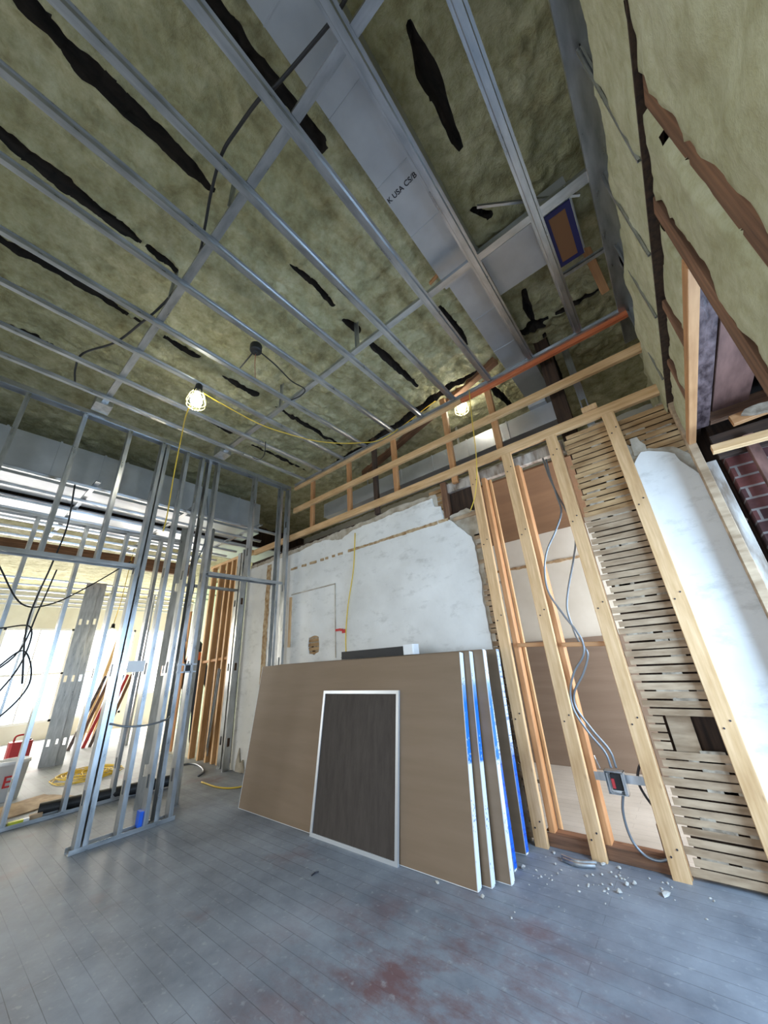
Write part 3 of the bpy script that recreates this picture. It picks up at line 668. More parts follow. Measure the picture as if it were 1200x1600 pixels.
# hangers
def hanger(x_, y_, lb, w=.04):
    MB().box(x_-w/2, x_+w/2, y_-.002, y_+.002, 3.74, 4.12).box(x_-w/2, x_-w/2+.002, y_-.015, y_+.015, 3.74, 4.12).build('hanger_strap', 'galv', label=lb, cat='hanger', group='hanger straps of the ceiling grid')
hanger(-1.50, 1.70, 'steel hanger strap rising from the far carrier near the middle of the ceiling')
hanger(-2.62, 1.70, 'steel hanger strap rising from the far carrier left of the round junction box')
hanger(-1.35, .45, 'steel hanger strap rising from the near carrier beside the dark conduit')
hanger(-2.20, .45, 'steel hanger strap rising from the near carrier, left one')
for y_, lb in ((.47,'dark steel bracket where the near carrier meets the stud wall'), (1.72,'dark steel bracket where the far carrier meets the stud wall')):
    MB().box(-3.97,-3.80,y_-.07,y_+.07,3.70,3.83).build('wall_bracket', 'galv', label=lb, cat='bracket')
# right hand perimeter steel
M, L_ = frame((.385,-1.1,3.70), (.385,3.3,3.70), (-1,0,0)); t_=.0016
mb = MB().prism([(-.055,0),(.055,0),(.055,.04),(.053,.04),(.053,.002),(.01,.002),(.01,.012),(.006,.012),(.006,.002),(-.053,.002),(-.053,.06),(-.055,.06)], 0, L_)
local_obj('perimeter_track', mb, 'galv', M, label='wide steel runner along the ceiling edge of the right foam wall', cat='steel track')
for i, y_ in enumerate((1.15, 1.75, 2.35, 2.9)):
    MB().box(.40,.46,y_,y_+.05,3.30,3.72).box(.40,.404,y_,y_+.09,3.30,3.72).build('steel_strap', 'galv', label='steel strap dropping from the right ceiling runner to the foam, %s from the camera' % ORD[i], cat='strap', group='steel straps of the right runner')
for y_, lb in ((1.74,'short steel bar near the register, closest to the camera'), (2.26,'short steel bar beyond the register, closest to the main wall')):
    MB().box(.05,.36,y_,y_+.03,3.735,3.74).box(.05,.36,y_,y_+.003,3.735,3.76).build('register_bar', 'galv', label=lb, cat='steel bar')
c_stud('loose_stud', on(745,325,2,3.88), on(905,306,2,3.83), (0,0,1), w=.022, d=.015, holes=False, label='short steel offcut bedded in the foam above the register branch', cat='steel stud')

# ------------------------------------------------------------------ ducts
t = thing('ceiling_duct', (-.52, 0, 3.9), 'long flat sheet metal duct above the furring, printed USA CS/B', 'duct')
s0 = MB().box(-.68,-.375,-2.3,1.83,3.89,4.06)
for y_ in (.22,.62,1.02,1.38): s0.box(-.682,-.373,y_,y_+.006,3.886,3.891)
s0.build('duct_run', 'duct', t)
MB().box(-.685,-.37,1.83,1.87,3.88,4.07).build('collar', 'duct', t)
sm = MB().box(-.66,-.40,1.87,4.0,3.90,4.05)
for y_ in (2.3,2.75,3.2): sm.box(-.663,-.397,y_,y_+.006,3.895,3.901)
sm.build('duct_run', 'duct', t)
cu = bpy.data.curves.new('duct_print', 'FONT'); cu.body = 'K USA CS/B'; cu.size = .043; cu.extrude = .0004; cu.offset = .0006
to = bpy.data.objects.new('tmp', cu); COL.objects.link(to); bpy.context.view_layer.update()
me = bpy.data.meshes.new_from_object(to.evaluated_get(bpy.context.evaluated_depsgraph_get())); bpy.data.objects.remove(to)
me.materials.clear(); me.materials.append(MT['ink'])
DP = bpy.data.objects.new('duct_print', me); COL.objects.link(DP); DP.parent = t
MW = Matrix.Translation((-.672, 1.13, 3.8885)) @ Matrix(((1,0,0,0),(0,-1,0,0),(0,0,-1,0),(0,0,0,1)))
DP.matrix_local = PM[t.name].inverted() @ MW; PM[DP.name] = MW
t = thing('branch_duct', (-.17, 2.0, 3.88), 'dull sheet metal branch duct running right from the long duct to the register', 'duct')
MB().box(-.37,.05,1.84,2.20,3.86,4.0).build('duct_run', 'duct', t)
MB().box(.05,.24,1.80,2.24,3.83,4.0).build('plenum', 'duct', t)
t = thing('air_register', (.135, 2.0, 3.73), 'register opening covered with cardboard and edged in blue masking tape', 'register')
MB().box(.045,.225,1.78,2.20,3.745,3.83).build('collar', 'galv', t)
MB().box(.05,.22,1.785,1.815,3.735,3.745).box(.05,.22,2.165,2.195,3.735,3.745).box(.05,.085,1.815,2.165,3.735,3.745).box(.185,.22,1.815,2.165,3.735,3.745).build('blue_tape_edge', 'bluetape', t)
MB().box(.08,.19,1.81,2.17,3.738,3.744).build('cardboard_cover', 'kraft', t)
t = thing('cross_duct', (-2.2, 3.6, 3.37), 'sheet metal duct running sideways behind the timber plates', 'duct')
sm = MB().box(-3.98,-.37,3.50,3.86,3.37,3.60)
for x_ in (-3.4,-2.9,-2.4,-1.9,-1.4,-.9): sm.box(x_,x_+.012,3.49,3.501,3.365,3.605)
sm.build('duct_run', 'duct', t)
for x_ in (-3.2,-1.6): MB().box(x_,x_+.03,3.70,3.702,3.60,4.15).build('hanger_strap', 'galv', t)
MB().box(-.62,-.44,3.44,3.56,3.60,3.70).build('outlet_boot', 'duct', t)

# conduit, junction box, cables
cp = [on(545,-10,2,3.78), on(520,30,2,3.77), on(470,90,2,3.76), on(430,135,2,3.75), on(405,155,2,3.74), on(372,200,2,3.78), on(347,240,2,3.77), on(330,300,2,3.76), on(320,355,2,3.76), on(310,400,2,3.77), on(285,440,2,3.77), on(250,480,2,3.76), on(220,505,2,3.74), on(180,535,2,3.74), on(130,552,2,3.75), on(118,575,2,3.77), on(117,597,2,3.85)]
MB().tube(catmull(cp, 6), .0085).build('flexible_conduit', 'conduit', label='dark ribbed flexible conduit snaking along the near carrier', cat='conduit', smooth=True)
jb = on(400,545,2,3.72)
t = thing('junction_box', jb, 'round dark junction box hanging below a furring channel with cables', 'junction box')
MB().lathe([(0,.04),(.045,.04),(.05,.03),(.05,-.025),(.042,-.035),(0,-.035)], jb, 20).build('box_body', 'black', t)
MB().lathe([(0,-.035),(.018,-.037),(.012,-.045),(0,-.046)], jb, 12).build('cover_knob', 'conduit', t)
MB().tube([jb, on(375,575,2,3.71)], .006).build('cable', 'black', t, smooth=True)
MB().tube([jb, on(398,570,2,3.62), on(399,590,2,3.70)], .003).build('wire', 'copper', t, smooth=True)
MB().tube(catmull([jb, on(430,570,2,3.65), on(455,595,2,3.64), on(476,608,2,3.68), on(470,618,2,3.70), on(455,625,2,3.72)]), .006).build('cable', 'black', t, smooth=True)
MB().tube(catmull([on(415,690,2,3.72), on(413,710,2,3.6), on(405,718,2,3.62), on(395,715,2,3.7)]), .005).build('loose_cable', 'black', label='short black cable end drooping from the ceiling above the left plates', cat='cable', smooth=True)
# work lights
def work_light(c, label, group, k_=1.5):
    t = thing('work_light', (c[0], c[1], c[2]), label, 'work light', group)
    sc_ = lambda pr: [(r*k_, z*k_) for r, z in pr]
    MB().lathe(sc_([(0,.10),(.012,.10),(.02,.09),(.022,.06),(.026,.05),(.026,.03),(.0,.03)]), c, 16).build('socket', 'conduit', t, smooth=True)
    MB().lathe(sc_([(0,-.070),(.018,-.066),(.03,-.05),(.034,-.03),(.028,-.005),(.016,.02),(.013,.035)]), c, 20).build('bulb', 'bulb', t, smooth=True)
    cg = MB()
    for k in range(8):
        a = k*math.pi/4
        cg.tube([(c[0]+r*math.cos(a), c[1]+r*math.sin(a), c[2]+z) for r, z in sc_([(.022,.05),(.042,.01),(.055,-.035),(.052,-.065),(.03,-.085),(.002,-.092)])], .0022, 6)
    for r, z in sc_([(.055,-.035),(.052,-.065),(.042,.01)]):
        cg.tube([(c[0]+r*math.cos(q*math.pi/12), c[1]+r*math.sin(q*math.pi/12), c[2]+z) for q in range(24)], .0022, 6, closed=True)
    cg.build('cage', 'cage', t)
    l = bpy.data.lights.new('work_light_glow', 'POINT'); l.energy = 95; l.color = (1.0,.84,.52); l.shadow_soft_size = .045
    lo = bpy.data.objects.new('work_light_glow', l); COL.objects.link(lo); lo.location = (c[0], c[1], c[2]-.04)
    return t
L1 = on(308,620,2,3.55); L2 = on(720,632,1,3.20)
work_light(L1, 'caged work light burning under the left furring channels', 'yellow caged work lights')
work_light(L2, 'caged work light burning behind the upper timber plates', 'yellow caged work lights')
L3 = on(175,986,0,-6.9)
work_light(L3, 'small distant caged work light hanging in the left space beyond the steel studs', 'yellow caged work lights', 1.1)
MB().tube([L3+Vector((0,0,.1)), L3+Vector((0,.03,.45)), L3+Vector((0,.05,3.3-L3.z))], .005).build('lamp_cord', 'yellow', label='yellow cord holding the distant work light in the left space', cat='cord', smooth=True)
MB().tube([L1+Vector((0,0,.15)), on(308,604,2,3.72)], .003).build('hook_wire', 'yellow', label='short hook wire holding the left work light to its furring channel', cat='wire')
a = on(295,640,2,3.45)
MB().tube(catmull([L1+Vector((0,0,.08)), on(292,645,0,L1.x-.15), on(284,680,0,-3.6), on(272,740,0,-3.9), on(262,800,0,-3.95), on(255,830,0,-3.95)]), .006).build('lamp_cord', 'yellow', label='yellow cord dropping from the left work light into the stud wall', cat='cord', smooth=True)
MB().tube(catmull([L1+Vector((0,0,.08)), on(345,630,2,3.62), on(400,660,2,3.60), on(440,675,2,3.58), on(500,690,2,3.60), on(560,692,2,3.62), on(605,682,2,3.66), L2+Vector((-.2,-.1,.15)), L2+Vector((0,0,.1))]), .005).build('lamp_cord', 'yellow', label='yellow cord strung between the two work lights under the ceiling', cat='cord', smooth=True)
MB().tube(catmull([on(733,610,1,2.86), on(738,660,1,2.86), on(743,700,1,2.85), on(745,740,1,2.85), on(742,775,1,2.87), on(735,798,1,2.90)]), .004).build('lamp_cord', 'yellow', label='yellow cord looped over the plates down the leftmost pine stud', cat='cord', smooth=True)

# ------------------------------------------------------------------ steel stud wall (x = -4.01) and its opening
XS = -4.06
def sstud(y, z0, z1, lb, x=XS, flip=1, grp='studs of the near steel partition', w=.092):
    c_stud('steel_stud', (x, y, z0), (x, y, z1), (flip,0,0), w=w, label=lb, cat='steel stud', group=grp)
for y_, z0, z1, f, lb in [(-.05,2.22,3.66,1,'steel stud above the door header, at the far left of the picture'),
      (.37,2.22,3.66,1,'steel stud above the door header, second from the left'),
      (.76,2.22,3.66,1,'steel stud above the door header, nearest the jamb'),
      (1.09,.02,3.66,1,'full height steel jamb stud at the right side of the door opening'),
      (1.175,.02,3.66,-1,'full height steel stud doubled against the door jamb'),
      (1.36,.02,3.66,1,'full height steel stud right of the door jamb pair'),
      (1.60,.02,3.66,1,'full height steel stud left of the end pair of the near partition'),
      (1.72,.02,3.66,-1,'full height steel stud, inner one of the end pair'),
      (1.80,.02,3.66,1,'full height steel stud closing the end of the near partition'),
      (2.28,2.26,3.66,1,'short steel stud above the passage header'),
      (2.74,.02,3.66,-1,'full height steel stud left of the corner post at the plaster wall'),
      (2.84,.02,3.66,1,'full height steel corner post against the white plaster')]:
    sstud(y_-(.055 if 1.5 < y_ < 1.9 else 0), z0, z1, lb, flip=f)
u_track('steel_track', (XS, -2.4, 3.715), (XS, 2.87, 3.715), (1,0,0), w=.10, d=.05, label='long galvanised top track of the near steel partition under the ceiling', cat='steel track')
u_track('steel_track', (XS, 1.06, .002), (XS, 1.80, .002), (-1,0,0), w=.10, d=.032, label='bottom track on the floor under the near steel partition', cat='steel track')
u_track('steel_track', (XS, -2.4, 2.22), (XS, 1.10, 2.22), (1,0,0), w=.10, d=.04, label='bright door header track of the near steel partition', cat='steel track')
u_track('steel_track', (XS, 1.80, 2.25), (XS, 2.80, 2.25), (1,0,0), w=.10, d=.04, label='passage header track next to the white plaster wall', cat='steel track')
# second partition
X2 = -5.25
for y_, lb in [(.38,'pale steel stud of the rear partition, farthest left with a visible head'), (.82,'steel stud of the rear partition, second from the left'), (1.24,'steel stud of the rear partition, seen inside the door opening'), (1.64,'steel stud of the rear partition, behind the jamb of the door'), (1.96,'steel stud at the end of the rear partition')]:
    sstud(y_, .02, 2.93, lb, x=X2, grp='studs of the rear steel partition')
u_track('steel_track', (X2, -2.4, .002), (X2, 2.0, .002), (-1,0,0), w=.10, d=.032, label='bottom track of the rear steel partition beside the black pipe', cat='steel track')
u_track('steel_track', (X2, -2.4, 2.94), (X2, 2.0, 2.94), (1,0,0), w=.10, d=.032, label='top track of the rear steel partition', cat='steel track')
c_stud('steel_stud', (-4.62, 1.72, 0), (-4.62, 1.72, 2.93), (.8,.6,0), w=.12, d=.04, label='wide steel stud standing free between the two partitions', cat='steel stud')
c_stud('steel_stud', (-4.45, 1.95, 0), (-4.45, 1.95, 2.93), (.8,.6,0), w=.092, label='steel stud standing between the partitions near the passage', cat='steel stud')
c_stud('steel_stud', (-5.36, 2.88, 0), (-5.36, 2.88, 2.98), (1,0,0), w=.092, label='steel stud leaning on the plaster end beside the wooden studs', cat='steel stud')
c_stud('steel_stud', (-5.12, 2.86, 0), (-5.12, 2.86, 2.98), (0,1,0), w=.092, label='steel stud at the left end of the white plaster wall', cat='steel stud')
u_track('steel_track', (-5.36, 2.0, 2.38), (-5.36, 2.9, 2.38), (1,0,0), w=.08, d=.03, label='small header track beyond the passage in front of the wooden studs', cat='steel track')
c_stud('brace', on(344,1045,1,2.76), on(322,1190,2,0.0), (1,0,0), w=.05, d=.02, holes=False, label='grey steel strip leaning diagonally against the wooden studs', cat='brace')
for i, x_ in enumerate((-5.56,-5.72,-5.90,-6.14,-6.42)):
    lumber('wooden_stud', (x_, 3.0, 0), (x_, 3.0, 2.95), .045, .09, (1,0,0), 'pine', label='wooden stud of the wall beyond the passage, %s from the steel post' % ORD[i], cat='stud', group='wooden studs beyond the passage')
lumber('timber_plate', (-6.5, 3.0, 2.97), (-5.1, 3.0, 2.97), .045, .10, (0,0,1), 'pine', label='pine plate on top of the wooden studs beyond the passage', cat='timber plate')
MB().box(-6.38,-5.5,3.10,3.13,0,2.9).build('sheathing', 'darkwood', label='dark brown boarding behind the wooden studs beyond the passage', cat='boards')
lumber('nogging', (-6.42, 3.0, 1.35), (-5.58, 3.0, 1.38), .04, .05, (0,0,1), 'fir', label='reddish nogging across the wooden studs beyond the passage', cat='nogging')
struct_box('wall_side', -10.2, -6.9, 4.3, 4.36, 0, 3.3, 'palegreen')
_p = on(265,1110,0,-7.6).y
MB().box(-7.6,-7.3,_p,_p+.02,0.0,2.3).build('plywood_sheet', 'ply', label='orange plywood sheet standing behind the end of the near partition', cat='plywood')
_p = on(246,1110,0,-7.8).y
lumber('timber_post', (-7.8,_p,0), (-7.8,_p,2.3), .09, .09, (1,0,0), 'ply', label='orange brown post seen between the steel studs', cat='post')

# outlet plates and boxes on the partition
MB().box(-4.012,-4.006,1.19,1.33,1.235,1.33).build('plate_bracket', 'white', label='bright flat metal plate screwed across two studs of the near partition', cat='plate')
t = thing('switch_box', (-4.02,1.70,1.2), 'steel switch box mounted near the end of the near partition', 'electrical box')
MB().box(-4.012,-4.006,1.62,1.81,1.27,1.285).box(-4.012,-4.006,1.62,1.81,1.20,1.215).box(-4.012,-4.006,1.69,1.70,1.2,1.285).box(-4.012,-4.006,1.75,1.76,1.2,1.285).build('bracket', 'galv', t)
MB().box(-4.05,-4.013,1.70,1.75,1.212,1.272).build('box_body', 'black', t)
MB().tube(catmull([(-4.01,1.15,.84),(-3.985,1.28,.80),(-3.98,1.45,.79),(-4.0,1.6,.81),(-4.05,1.64,.83)]), .008).build('armoured_cable', 'mc', label='grey armoured cable bowed across the studs of the near partition', cat='cable', smooth=True)
MB().box(-4.13,-4.04,1.52,1.57,.02,.13,bev=.01).build('clamp', 'blueplastic', label='bright blue plastic clip standing on the bottom track', cat='clip')
for i, (pts, lb) in enumerate([
    ([(-4.08,1.66,3.3),(-4.10,1.67,2.9),(-4.05,1.64,2.5),(-4.09,1.70,2.1),(-4.06,1.66,1.7),(-4.07,1.71,1.3)], 'black cable hanging inside the end of the near partition'),
    ([(-4.10,1.70,3.2),(-4.07,1.75,2.7),(-4.11,1.69,2.3),(-4.07,1.66,1.9),(-4.09,1.70,1.5)], 'thin grey cable twisting beside the black one at the partition end'),
    ([(-4.3,.5,3.0),(-4.4,.55,2.6),(-4.35,.52,2.2),(-4.5,.5,1.7),(-4.6,.6,1.2)], 'black cable dangling behind the door header'),
    ([(-4.6,.2,2.2),(-4.8,.45,1.9),(-5.0,.7,1.95),(-5.1,1.0,2.2),(-5.0,1.3,2.5)], 'black cable sagging across the door opening at head height'),
    ([(-5.0,.1,1.75),(-5.05,.35,1.7),(-5.1,.6,1.72),(-5.15,.62,1.4),(-5.1,.5,1.1),(-5.1,.3,.8),(-5.1,.1,.75)], 'black cable looping down the rear partition at the left edge'),
    ([(-5.1,.1,1.2),(-5.1,.4,1.3),(-5.1,.6,1.5),(-5.12,.72,1.2),(-5.1,.55,.9),(-5.1,.2,.65)], 'dark cable coil loop beside the bright window at left'),
    ([(-4.9,-.2,1.0),(-5.0,.2,1.15),(-5.1,.55,1.45),(-5.1,.62,1.9),(-5.0,.65,2.3)], 'long dark cable rising through the left door opening')]):
    MB().tube(catmull(pts), .007).build('cable', 'black' if i != 1 else 'mc', label=lb, cat='cable', smooth=True)

# ------------------------------------------------------------------ left space: duct, lower grid, things on the floor
t = thing('supply_duct', (-5.2, 1.3, 3.3), 'large sheet metal duct behind the near steel partition under the foam', 'duct')
sm = MB().box(-5.55,-5.05,-2.4,3.0,3.28,3.80)
for y_ in (-.1,.35,.78,1.02,1.35,1.7,2.2,2.6): sm.box(-5.051,-5.042,y_,y_+.02,3.27,3.81)
sm.box(-5.56,-5.03,-2.4,3.0,3.265,3.281)
sm.build('duct_run', 'duct', t)
for i, x_ in enumerate((-4.30,-4.72,-5.10,-5.42,-5.75,-6.10,-6.45)):
    hat('lower_furring', (x_, -2.3, 3.0), (x_, 2.85, 3.0), (-1,0,0), label='lower ceiling furring channel behind the near partition, %s from the partition' % ORD[i], cat='furring channel', group='lower ceiling furring channels')
for i, y_ in enumerate((-.3,.65,1.6,2.5)):
    u_track('lower_carrier', (-6.5,y_,3.03), (-4.15,y_,3.03), (0,1,0), w=.04, d=.025, label='lower ceiling carrier behind the near partition, %s from the left edge' % ORD[i], cat='carrier', group='lower ceiling carriers')
struct_box('ceiling_lower', -6.5, -5.6, -2.4, 5.0, 3.22, 3.24, 'duct')
lumber('brown_joist', (-7.4,-2.3,3.10), (-7.4,3.0,3.10), .09, .22, (1,0,0), 'oldwood', label='old brown ceiling joist in the left space beyond the lower grid', cat='joist')
for i, x_ in enumerate((-8.4,-9.0,-9.6,-10.2,-10.8,-11.4)):
    hat('far_furring', (x_, -2.3, 2.85), (x_, 4.2, 2.85), (-1,0,0), label='thin far ceiling furring channel in the bright space, %s from the brown joist' % ORD[i], cat='furring channel', group='far ceiling furring channels')
# far steel column of studs
for i, (x_, y_) in enumerate(((-8.2,1.68),(-8.3,1.60),(-8.2,1.78),(-8.45,1.74))):
    c_stud('column_stud', (x_,y_,0), (x_,y_,2.85), (.3,.95,0), w=.10, label='steel stud in the dense far cluster, %s in front' % ['front one','left one','right one','back one'][i], cat='steel stud', group='cluster of far steel studs')
for i, y_ in enumerate((1.0,1.4,2.1,2.45,2.9)):
    c_stud('far_stud', (-9.0,y_,0), (-9.0,y_,2.85), (1,0,0), w=.09, label='slender far steel stud in front of the bright windows, %s from the left' % ORD[i], cat='steel stud', group='far steel studs')
# bucket, gas can, rope, pipe
bk = Vector((-6.55, .98, 0))
t = thing('bucket', bk, 'white plastic bucket with red lettering on the floor behind the left door opening', 'bucket')
MB().lathe([(0,.0),(.13,.0),(.155,.37),(.16,.37),(.16,.35),(.163,.35),(.163,.39),(.150,.39),(.145,.36),(.12,.02),(0,.02)], bk, 28).build('body', 'white', t, smooth=True)
cu = bpy.data.curves.new('bucket_print', 'FONT'); cu.body = 'E'; cu.size = .16; cu.extrude = .0008; cu.offset = .002
to = bpy.data.objects.new('tmp', cu); COL.objects.link(to); bpy.context.view_layer.update()
me = bpy.data.meshes.new_from_object(to.evaluated_get(bpy.context.evaluated_depsgraph_get())); bpy.data.objects.remove(to)
me.materials.clear(); me.materials.append(MT['redtxt'])
BP = bpy.data.objects.new('bucket_print', me); COL.objects.link(BP); BP.parent = t
MW = Matrix.Translation(bk+Vector((.150,-.06,.14))) @ Matrix(((0,0,1,0),(1,0,0,0),(0,1,0,0),(0,0,0,1)))
BP.matrix_local = PM[t.name].inverted() @ MW; PM[BP.name] = MW
g = on(88,1166,2,0); g.x = max(g.x,-9.2); g = Vector((-9.0, on(30,1168,0,-9.0).y, 0))
t = thing('fuel_can', g, 'red plastic can standing beyond the white bucket', 'can')
MB().box(g.x-.11,g.x+.11,g.y-.14,g.y+.14,0,.34,bev=.03).build('body', 'red', t)
MB().tube(catmull([g+Vector((0,-.09,.34)), g+Vector((0,-.07,.42)), g+Vector((0,.05,.42)), g+Vector((0,.08,.34))]), .014).build('handle', 'red', t)
MB().lathe([(0,.36),(.03,.36),(.03,.33)], g+Vector((0,.1,.0)), 14).build('cap', 'black', t)
rc = Vector((-6.9,1.85,0)); pts = []
for k in range(230):
    a = k*.37; r = .19+.13*math.sin(k*.171)+.05*math.sin(k*.63); pts.append((rc.x+r*math.cos(a)*1.3+.05*math.sin(k*.09), rc.y+r*math.sin(a)*1.15, .008+.04*abs(math.sin(k*.23))*k/230))
MB().tube(pts, .0055, 6).build('extension_cord', 'yellow', label='loose coil of yellow cord on the floor behind the steel partitions', cat='cord')
pb, pe = on(64,1270,2,.06), on(238,1233,2,.06)
t = thing('black_pipe', (pb+pe)/2-Vector((0,0,.06)), 'long black pipe lying on the floor behind the rear partition track', 'pipe')
M, L_ = frame(pb+Vector((-.13,0,0)), pe+Vector((-.16,.25,0)), (0,0,1)); local_obj('tube', MB().lathe([(.045,0),(.055,0),(.055,L_),(.045,L_),(.045,0)], (0,0,0), 20), 'black', M, parent=t, smooth=False)
t = thing('spirit_level', on(25,1297,2,.03), 'small yellow tool lying on the left bottom track', 'tool')
a_, b_ = on(12,1290,2,.04), on(32,1287,2,.04)
MB().box(-5.29,-5.24,.88,.98,.004,.045).build('body', 'yellowgrn', t); MB().box(-5.29,-5.24,.98,1.02,.004,.045).build('tip', 'white', t)
MB().box(-5.34,-5.29,1.03,1.12,.0,.05).build('wood_offcut', 'lath', label='small wood offcut on the floor left of the black pipe', cat='wood offcut')
MB().prism(ragged([(-6.0,.5),(-5.6,.8),(-5.75,1.5),(-6.3,1.3)], .02, .08), 0.0, .012).build('cardboard_flat', 'lath', label='pale flat board lying on the floor in front of the bucket', cat='board')
# leaning reddish materials near the windows
for i, (px, m_) in enumerate(((118,'purple'),(128,'redboard'),(140,'red'),(150,'purple'),(158,'red'),(166,'oldwood'))):
    p = Vector((-9.6, on(px-6,1148,0,-9.6).y, 0))
    lumber('leaning_board', p, p+Vector((-.35,.42,1.25)), .055, .03, (0,1,0), m_, label='dark red board leaning near the far windows, %s from the left' % ORD[i], cat='board', group='reddish boards leaning by the windows')
for i in range(3):
    p = Vector((-10.8, on(128+9*i,1150,0,-10.8).y, 0)); lumber('leaning_timber', p, p+Vector((-.3,.35,2.1)), .07, .04, (0,1,0), 'pine', label='yellow pine timber leaning by the bright far windows, %s from the left' % ORD[i], cat='timber', group='pine timbers leaning by the windows')
# hoses on the floor near the passage
MB().tube(catmull([on(285,1195,2,.012), on(300,1193,2,.012), on(312,1197,2,.012), on(318,1205,2,.012), on(310,1212,2,.012)]), .012).build('hose', 'mc', label='short grey hose end on the floor before the wooden studs', cat='hose', smooth=True)
MB().tube(catmull([on(315,1222,2,.008), on(340,1230,2,.008), on(365,1231,2,.008), on(385,1225,2,.008), on(395,1205,2,.008), on(385,1195,2,.008)]), .008).build('hose', 'yellow', label='thin yellow hose curved on the floor left of the drywall', cat='hose', smooth=True)
MB().prism(ragged([(-5.0,.0),(-4.78,0),(-4.84,.14),(-4.90,.10),(-4.94,.26),(-4.99,.12)], .008), 2.915, 2.93, axis='y').build('torn_patch', 'browncoat', label='torn brown patch at the foot of the plaster near the steel posts', cat='plaster')

# ------------------------------------------------------------------ person
def person(base, face):
    t = thing('person', base, 'person in dark navy clothes with an orange hood standing beyond the passage', 'person')
    J = {'pel':(0,0,.93),'sp':(0,0,1.12),'ch':(0,0,1.32),'nk':(0,.0,1.47),'hd0':(0,.01,1.54),'hd':(0,.02,1.62),'ht':(0,.0,1.70),
         'hl':(-.09,0,.90),'kl':(-.11,.02,.50),'al':(-.11,-.01,.09),'fl':(-.12,.13,.035),'hr':(.09,0,.90),'kr':(.11,.03,.50),'ar':(.12,0,.09),'fr':(.13,.14,.035),
         'sl':(-.17,0,1.40),'el':(-.23,.0,1.12),'wl':(-.22,.12,.92),'ml':(-.215,.17,.86),'sr':(.17,0,1.40),'er':(.23,.0,1.12),'wr':(.20,.14,.95),'mr':(.19,.19,.90)}
    E = [('pel','sp'),('sp','ch'),('ch','nk'),('nk','hd0'),('hd0','hd'),('hd','ht'),('pel','hl'),('hl','kl'),('kl','al'),('al','fl'),('pel','hr'),('hr','kr'),('kr','ar'),('ar','fr'),
         ('ch','sl'),('sl','el'),('el','wl'),('wl','ml'),('ch','sr'),('sr','er'),('er','wr'),('wr','mr')]
    R = dict(pel=.14,sp=.13,ch=.15,nk=.055,hd0=.06,hd=.092,ht=.06,hl=.095,kl=.065,al=.042,fl=.038,hr=.095,kr=.065,ar=.042,fr=.038,sl=.07,el=.05,wl=.034,ml=.028,sr=.07,er=.05,wr=.034,mr=.028)
    for sx, w in ((-1,'ml'),(1,'mr')):
        bx, by, bz = J[w]
        for q in range(4):
            k1, k2 = '%sf%d' % (w, q), '%sg%d' % (w, q)
            J[k1] = (bx+(q-1.5)*.018, by+.035, bz-.045+abs(q-1.5)*.006); J[k2] = (bx+(q-1.5)*.019, by+.035, bz-.085+abs(q-1.4)*.01)
            E += [(w,k1),(k1,k2)]; R[k1] = .009; R[k2] = .008
        J[w+'t'] = (bx-sx*.035, by+.03, bz-.02); J[w+'u'] = (bx-sx*.04, by+.045, bz-.05); E += [(w,w+'t'),(w+'t',w+'u')]; R[w+'t'] = .010; R[w+'u'] = .009
    keys = list(J); me = bpy.data.meshes.new('body'); me.from_pydata([J[k] for k in keys], [(keys.index(a), keys.index(b)) for a, b in E], [])
    o = bpy.data.objects.new('body', me); COL.objects.link(o); o.parent = t
    s = o.modifiers.new('s', 'SKIN')
    for i, k in enumerate(keys): me.skin_vertices[0].data[i].radius = (R[k], R[k]*(.8 if k in ('pel','sp','ch') else 1))
    me.skin_vertices[0].data[0].use_root = True
    o.modifiers.new('u', 'SUBSURF').levels = 1; o.modifiers['u'].render_levels = 2
    bpy.context.view_layer.update()
    m2 = bpy.data.meshes.new_from_object(o.evaluated_get(bpy.context.evaluated_depsgraph_get())); o.modifiers.clear(); o.data = m2
    for mm in ('cloth','skin','shoe','orange'): m2.materials.append(MT[mm])
    for p in m2.polygons:
        c = p.center; p.use_smooth = True
        p.material_index = 1 if c.z > 1.50 or (c.z < .93 and abs(c.x) > .165 and c.z > .7) else (2 if c.z < .10 else (3 if c.z > 1.42 and abs(c.x) < .14 else 0))
    def sub(mb, n, m_, sm=True):
        me_ = bpy.data.meshes.new(n); me_.from_pydata([tuple(v) for v in mb.v], [], mb.f); me_.materials.append(MT[m_])
        if sm: me_.polygons.foreach_set('use_smooth', [True]*len(me_.polygons))
        q = bpy.data.objects.new(n, me_); COL.objects.link(q); q.parent = t; return q
    hb = MB().lathe([(.0,.12),(.05,.11),(.09,.065),(.104,.0),(.10,-.05),(.085,-.085)], (0,-.012,1.645), 20); sub(hb, 'hair', 'hair')
    hd = MB().lathe([(.075,.07),(.11,.055),(.135,.0),(.15,-.06),(.12,-.08)], (0,-.03,1.49), 20); sub(hd, 'hood', 'orange')
    fc = MB().lathe([(0,.0),(.012,-.005),(.014,-.03),(0,-.035)], (0,.115,1.63), 8); sub(fc, 'nose', 'skin')
    ea = MB()
    for s_ in (-1,1): ea.lathe([(0,.03),(.012,.02),(.013,-.015),(0,-.03)], (s_*.098,.01,1.62), 8)
    sub(ea, 'ears', 'skin')
    t.rotation_euler = (0,0,face); return t
person(Vector((-7.35, 3.28, 0)), .6)

